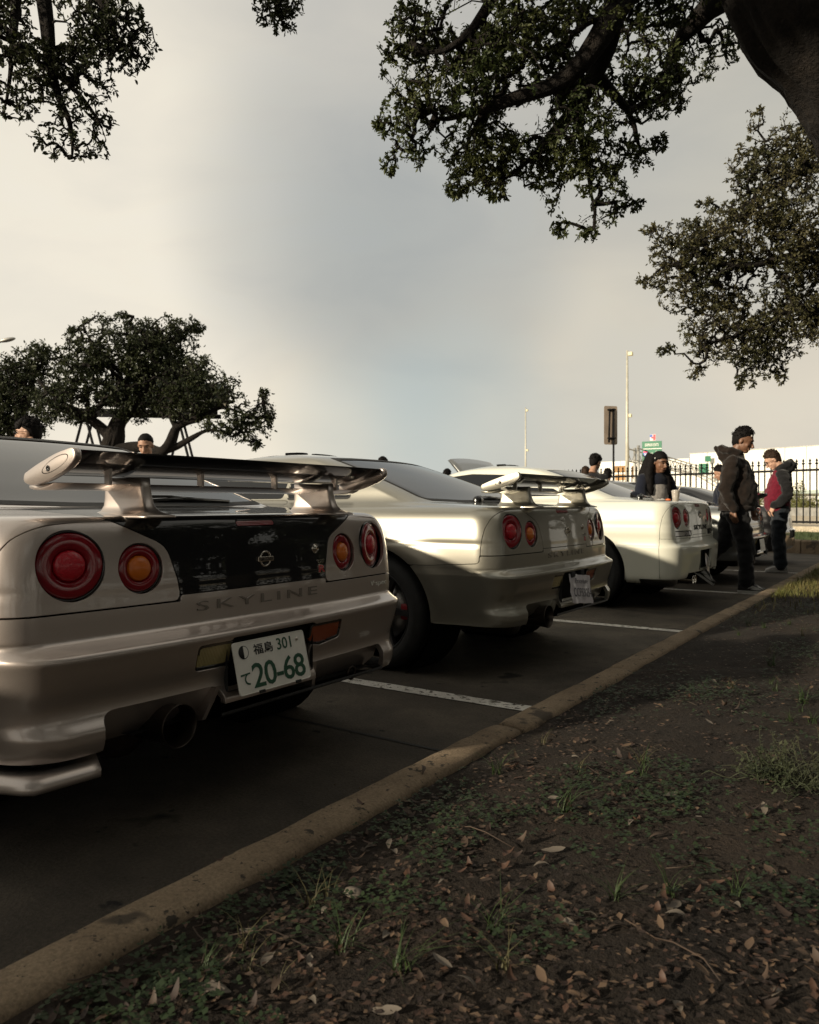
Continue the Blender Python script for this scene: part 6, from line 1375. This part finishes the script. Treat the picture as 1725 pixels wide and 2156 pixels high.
def trousers(e, hipx, m, legs, hz=.92, voxel=.014, r_=(.115, .098, .082, .070, .075), name='trousers', wd=.17):
    mb = MB(); torso(mb, [(hipx, hz - .10, .10, wd * .92), (hipx, hz - .02, .125, wd), (hipx, hz + .08, .12, wd * .96), (hipx, hz + .14, .11, wd * .9)])
    for hp, kn, an in legs:
        hp, kn, an = Vector(hp), Vector(kn), Vector(an); limb(mb, [hp, hp.lerp(kn, .5), kn, kn.lerp(an, .5), an + (kn - an).normalized() * .02], list(r_))
    return remesh(mb, name, m, e, voxel, 4, disp=.015, dscale=10)
def person(loc, yaw, label):
    e = empty('person', loc, yaw); tag(e, label, 'person'); return e
# --- man in the brown hoodie, walking along the kerb
gy = gz(9.1) + .004
e = person((-1.80, 9.02, gy), R(8), 'man in a brown hooded sweatshirt walking past the white car, looking down')
trousers(e, -.02, 'cloth_black', [((.01, -.09, .90), (.11, -.11, .50), (.115, -.11, .10)), ((-.03, .09, .90), (-.12, .10, .52), (-.415, .11, .235))], r_=(.118, .108, .090, .078, .082))
mb = MB(); torso(mb, [(.00, .88, .165, .195), (.015, .93, .185, .21), (.03, 1.03, .195, .21), (.03, 1.14, .19, .205), (.02, 1.25, .175, .205), (.005, 1.35, .15, .20), (-.005, 1.42, .12, .175), (.0, 1.47, .085, .11), (.01, 1.50, .07, .08)])
limb(mb, [(-.02, -.19, 1.385), (-.05, -.235, 1.25), (-.085, -.255, 1.11), (-.05, -.262, 1.0), (-.005, -.262, .905)], [.088, .082, .074, .066, .052]); limb(mb, [(.0, .19, 1.385), (.03, .235, 1.25), (.05, .25, 1.12), (.10, .25, 1.0), (.15, .245, .92)], [.088, .082, .074, .066, .052])
mb.tube([(.05, .0, 1.48), (.03, .07, 1.50), (-.06, .10, 1.53), (-.14, .05, 1.55), (-.15, 0, 1.56), (-.14, -.05, 1.55), (-.06, -.10, 1.53), (.03, -.07, 1.50), (.05, 0, 1.48)], [.03, .035, .042, .045, .045, .045, .042, .035, .03], 12)
mb.tube([(-.06, 0, 1.46), (-.12, 0, 1.50), (-.17, 0, 1.545), (-.215, 0, 1.585)], [.09, .075, .045, .018], 14)
remesh(mb, 'hooded_sweatshirt', 'cloth_brown', e, .012, 3, disp=.018, dscale=10)
MB().loft([[(x + .185 * math.cos(a), .21 * math.sin(a), z) for a in np.linspace(0, 2 * math.pi, 28, endpoint=False)] for x, z in ((.005, .875), (.01, .905), (.012, .935))]).build('waistband', 'cloth_brown', e)
head(e, (.080, 0, 1.635), R(-4), R(20), 'skin_dark', 'hair_black', 'short', k=1.08)
MB().bbox((.160, -.070, 1.672), (.172, -.048, 1.692), .003).build('white_patch', 'shoe_white', e)
hand(e, (-.003, -.262, .885), (.10, .02, -1), (.3, .95, 0), 'skin_dark'); hand(e, (.155, .245, .90), (.25, 0, -1), (.2, -.95, 0), 'skin_dark')
shoe(e, (.115, -.11, 0), R(-3), 0, 'shoe_black', 'shoe_white'); shoe(e, (-.40, .11, .155), R(2), R(36), 'shoe_black', 'shoe_white')
# --- man in the maroon and black hoodie
gy = gz(12) + .004
e = person((-1.80, 11.95, gy), R(196), 'man with glasses in a maroon and black hooded jacket, hands in pockets')
trousers(e, 0, 'cloth_jean', [((.0, .09, .88), (.03, .10, .48), (.0, .10, .09)), ((0, -.09, .88), (.01, -.11, .48), (-.03, -.11, .09))], hz=.90, r_=(.112, .10, .09, .086, .088))
def hoodie2(mb, front):
    torso(mb, [(.02, .85, .15, .19), (.03, .90, .165, .20), (.04, 1.0, .17, .20), (.03, 1.12, .16, .20), (.015, 1.22, .15, .20), (.0, 1.32, .13, .19), (-.01, 1.38, .10, .16), (.0, 1.43, .075, .09)])
mb = MB(); hoodie2(mb, 0); remesh(mb, 'jacket_body', 'cloth_maroon', e, .013, 3, disp=.013, dscale=10)
mb = MB()
for s in (-1, 1): limb(mb, [(-.01, s * .175, 1.345), (-.05, s * .225, 1.22), (-.06, s * .245, 1.08), (.02, s * .225, .97), (.09, s * .175, .93)], [.088, .082, .075, .068, .06])
torso(mb, [(-.055, 1.02, .10, .17), (-.055, 1.14, .105, .185), (-.045, 1.24, .11, .195), (-.035, 1.34, .115, .19), (-.025, 1.395, .10, .16), (-.01, 1.445, .08, .09)])
mb.tube([(.05, .04, 1.42), (.0, .085, 1.46), (-.09, .07, 1.50), (-.13, 0, 1.52), (-.09, -.07, 1.50), (.0, -.085, 1.46), (.05, -.04, 1.42)], [.03, .042, .052, .06, .052, .042, .03], 12); mb.tube([(-.08, 0, 1.45), (-.16, 0, 1.49), (-.215, 0, 1.50)], [.09, .07, .03], 12)
remesh(mb, 'sleeves_and_hood', 'cloth_black', e, .012, 3, disp=.016, dscale=11)
head(e, (.090, 0, 1.565), 0, R(34), 'skin_pale', 'hair_brown', 'short', glasses=True, k=1.06)
for s in (-1, 1): hand(e, (.10, s * .17, .925), (.35, -s * .2, -1), (-1, 0, 0), 'skin_pale')
shoe(e, (0, .10, 0), R(4), 0, 'shoe_white', 'cloth_grey'); shoe(e, (-.03, -.11, 0), R(-6), 0, 'shoe_black', 'shoe_black')
# --- woman with long hair behind the white car
gy = gz(9) + .004
e = person((-2.72, 9.12, gy), R(-38), 'woman with long black hair in a navy and grey sweatshirt behind the white car'); 
trousers(e, -.06, 'cloth_black', [((-.06, .08, .82), (-.04, .09, .45), (-.05, .09, .08)), ((-.06, -.08, .82), (-.02, -.09, .45), (-.05, -.09, .08))], hz=.84, r_=(.10, .085, .07, .06, .055))
mb = MB(); torso(mb, [(-.05, .80, .13, .17), (-.03, .90, .14, .175), (.0, 1.0, .14, .18)]); remesh(mb, 'sweatshirt_hem', 'cloth_navy', e, .013, 3, disp=.006)
mb = MB(); torso(mb, [(.0, 1.0, .135, .175), (.02, 1.08, .13, .175), (.03, 1.16, .12, .172), (.04, 1.20, .11, .16)]); remesh(mb, 'sweatshirt_band', 'cloth_grey', e, .012, 3, disp=.006)
mb = MB(); torso(mb, [(.035, 1.17, .118, .176), (.045, 1.24, .105, .165), (.055, 1.29, .08, .11), (.065, 1.32, .06, .07)])
limb(mb, [(.03, .165, 1.23), (.05, .215, 1.12), (.08, .23, .99)], [.075, .066, .056]); limb(mb, [(.03, -.165, 1.23), (.06, -.215, 1.12), (.10, -.23, 1.0)], [.075, .066, .056]); remesh(mb, 'sweatshirt_shoulders', 'cloth_navy', e, .012, 3, disp=.007)
mb = MB(); limb(mb, [(.08, .23, .99), (.17, .20, .945), (.24, .16, .94)], [.055, .047, .038]); limb(mb, [(.10, -.23, 1.0), (.20, -.215, .955), (.28, -.18, .945)], [.055, .047, .038]); remesh(mb, 'cuffs', 'cloth_grey', e, .011, 3)
hand(e, (.25, .155, .94), (1, -.3, -.15), (0, 0, -1), 'skin_dark'); hand(e, (.29, -.175, .945), (1, .3, -.15), (0, 0, -1), 'skin_dark')
head(e, (.125, 0, 1.43), R(6), R(12), 'skin_dark', 'hair_black', 'long')
mb = MB()
for s in (-1, 1): mb.tube([(.08, s * .055, 1.52), (.085, s * .088, 1.44), (.075, s * .105, 1.34), (.085, s * .125, 1.23), (.11, s * .12, 1.12), (.13, s * .11, 1.05)], [.045, .048, .056, .060, .045, .012], 12)
for k in range(7): a = -1.2 + k * .4; mb.tube([(.04, math.sin(a) * .06, 1.52), (.0, math.sin(a) * .10, 1.42), (-.02 - .02 * math.cos(a), math.sin(a) * .14, 1.30), (-.05, math.sin(a) * .16, 1.16), (-.05, math.sin(a) * .16, 1.06)], [.055, .05, .05, .045, .012], 10)
remesh(mb, 'long_hair', 'hair_black', e, .011, 3, disp=.008, dscale=14)
MB().ell((.165, -.095, 1.475), (.010, .006, .010), 8, 6).build('hair_clip', 'shoe_white', e)
for s in (-1, 1): shoe(e, (-.05, s * .09, 0), 0, 0, 'shoe_white', 'cloth_grey')
# --- people standing beyond the cars, mostly hidden
def stander(loc, yaw, label, top, low, skin, hair, style, k=1.0, pitch=10, glasses=False, hyaw=0):
    e = person(loc, yaw, label); e.scale = (k, k, k); trousers(e, 0, low, [((.0, .09, .88), (.02, .10, .48), (0, .10, .09)), ((0, -.09, .88), (.02, -.10, .48), (0, -.10, .09))], hz=.90, voxel=.02)
    mb = MB(); torso(mb, [(.0, .86, .14, .18), (.01, 1.0, .145, .185), (.01, 1.14, .14, .19), (.0, 1.30, .13, .195), (-.01, 1.38, .10, .165), (0, 1.44, .065, .075)])
    for s in (-1, 1): limb(mb, [(-.01, s * .18, 1.345), (-.03, s * .225, 1.2), (-.02, s * .235, 1.06), (.06, s * .22, .97), (.13, s * .19, .92)], [.078, .068, .06, .054, .044])
    remesh(mb, 'shirt', top, e, .018, 4, disp=.008); head(e, (.03, 0, 1.60), R(hyaw), R(pitch), skin, hair, style, glasses=glasses)
    for s in (-1, 1): hand(e, (.14, s * .185, .91), (.6, -s * .2, -.8), (0, -s, 0), skin); shoe(e, (0, s * .10, 0), 0, 0, 'shoe_black', 'shoe_white')
    return e
def ground_pt(px, d): p = at(px, 1063, d); return (p.x, p.y, gz(p.y) + .004)
stander(ground_pt(66, 6.9), YAW + R(180 + 10), 'dark-haired person with glasses whose head shows above the roof at the far left', 'cloth_black', 'cloth_black', 'skin_pale', 'hair_black', 'mop', .99, 8, True)
stander(ground_pt(308, 8.4), YAW - R(85), 'short-haired man looking down, only his head above the black wing', 'cloth_navy', 'cloth_jean', 'skin', 'hair_black', 'buzz', .99, 22)
stander(ground_pt(806, 12.0), YAW + R(90), 'person whose dark hair just tops the roof of the second coupe', 'cloth_black', 'cloth_jean', 'skin', 'hair_black', 'short', .965, 5)
stander(ground_pt(941, 15.5), YAW + R(60), 'distant person whose dark hair shows left of the raised bonnet', 'cloth_grey', 'cloth_jean', 'skin', 'hair_black', 'short', .95, 5)
stander(ground_pt(1252, 13.0), YAW + R(40), 'dark-haired person turned away beside the sign post above the white car', 'cloth_black', 'cloth_jean', 'skin', 'hair_black', 'mop', 1.03, 16)
stander(ground_pt(1233, 15.2), YAW + R(70), 'brown-haired person half hidden left of the dark-haired head by the sign post', 'cloth_grey', 'cloth_jean', 'skin', 'hair_brown', 'short', .97, 8)
stander(ground_pt(1280, 14.6), YAW + R(70), 'person half hidden right of the dark-haired head by the sign post', 'cloth_navy', 'cloth_jean', 'skin', 'hair_black', 'short', .93, 8)
e = stander(ground_pt(1520, 12.3), YAW + R(150), 'person in a colourful printed shirt mostly hidden behind the brown hoodie', 'cloth_navy', 'cloth_jean', 'skin', 'hair_black', 'short', .90, 25)
for i, (y, z, m) in enumerate(((.10, 1.25, 'cloth_orange'), (.05, 1.1, 'cloth_teal'), (-.08, 1.2, 'cloth_white'), (.12, 1.0, 'cloth_teal'))): MB().ell((-.12, y, z), (.03, .06, .05), 10, 6).build('print_patch', m, e)
# --- things left on the white car
mat('plastic_clear', (.55, .50, .44), .15, coat=.5, trans=.35); mat('straw', (.75, .65, .5), .4); mat('orange_bit', (.6, .12, .02), .5); mat('bag_black', (.008, .008, .009), .35, bump=.8, bscale=25)
p = Vector((-2.26, 8.36, .986)); e = empty('plastic_cup', p); tag(e, 'clear plastic cup with a straw standing on the white car', 'cup')
MB().lathe([(.0001, .002), (.030, .002), (.036, .05), (.042, .10), (.044, .105), (.040, .105), (.034, .05), (.028, .006)], 24).build('cup', 'plastic_clear', e); MB().lathe([(.044, .104), (.044, .112), (.03, .122), (.0001, .124)], 24).build('lid', 'plastic_clear', e); MB().tube([(0, 0, .05), (.06, .03, .20)], .004, 6).build('straw', 'straw', e)
mb = MB(); rg = random.Random(2)
for _ in range(9): mb.ell((rg.uniform(-.07, .07), rg.uniform(-.10, .10), rg.uniform(.02, .05)), (rg.uniform(.03, .05), rg.uniform(.03, .05), rg.uniform(.02, .04)), 10, 8)
o = remesh(mb, 'camera_bag', 'bag_black', None, .010, 2, disp=.008, dscale=18); o.location = (-2.66, 8.22, .994); tag(o, 'small crumpled black bag lying on the white car beside the woman', 'bag')
for i, (x, y) in enumerate(((-2.52, 8.28), (-2.42, 8.32))):
    mb = MB(); mb.ell((0, 0, .012), (.05, .028, .012), 10, 6); mb.ell((.03, .02, .015), (.03, .02, .014), 8, 6); o = remesh(mb, 'crumpled_tissue', 'shoe_white', None, .006, 1, disp=.006, dscale=30); o.location = (x, y, .990); tag(o, ('crumpled white paper on the white car next to the black bag', 'crumpled white paper on the white car next to the cup')[i], 'paper')
o = MB().ell((0, 0, .015), (.03, .02, .015), 10, 6).build('orange_wrapper', 'orange_bit', None, (-2.33, 8.33, .987)); tag(o, 'small orange wrapper beside the plastic cup on the white car', 'wrapper')
# ------------------------------------------------------------------ vehicle raised on a steel frame among the left oaks
e = build_plain_car('pickup_truck', (0, 0, 0), YAW + R(8), 'paint_green', 'dark truck raised on a steel frame among the left oaks', (1.25, 1.1, 1.35))
e.location = at(480, 1063, 36) + Vector((0, 0, 4.25)); e['category'] = 'truck'
q = at(350, 1063, 36); fr = empty('steel_stand', (q.x, q.y, .1), YAW + R(8)); tag(fr, 'tall dark steel stand of struts carrying the raised truck', 'stand')
for y in (-.8, .8):
    MB().bbox((-4.4, y - .08, 4.95), (2.4, y + .08, 5.15), .02).build('beam', 'iron', fr)
    for x, dx in ((-3.4, -.9), (-3.4, .9), (.6, -.9), (.6, .9)): MB().tube([(x + dx * 1.4, y, 0), (x, y, 5.0)], .06, 8).build('leg', 'iron', fr)
for x in (-3.4, .6): MB().tube([(x, -.8, 4.6), (x, .8, 4.6)], .07, 6).build('cross_beam', 'iron', fr)
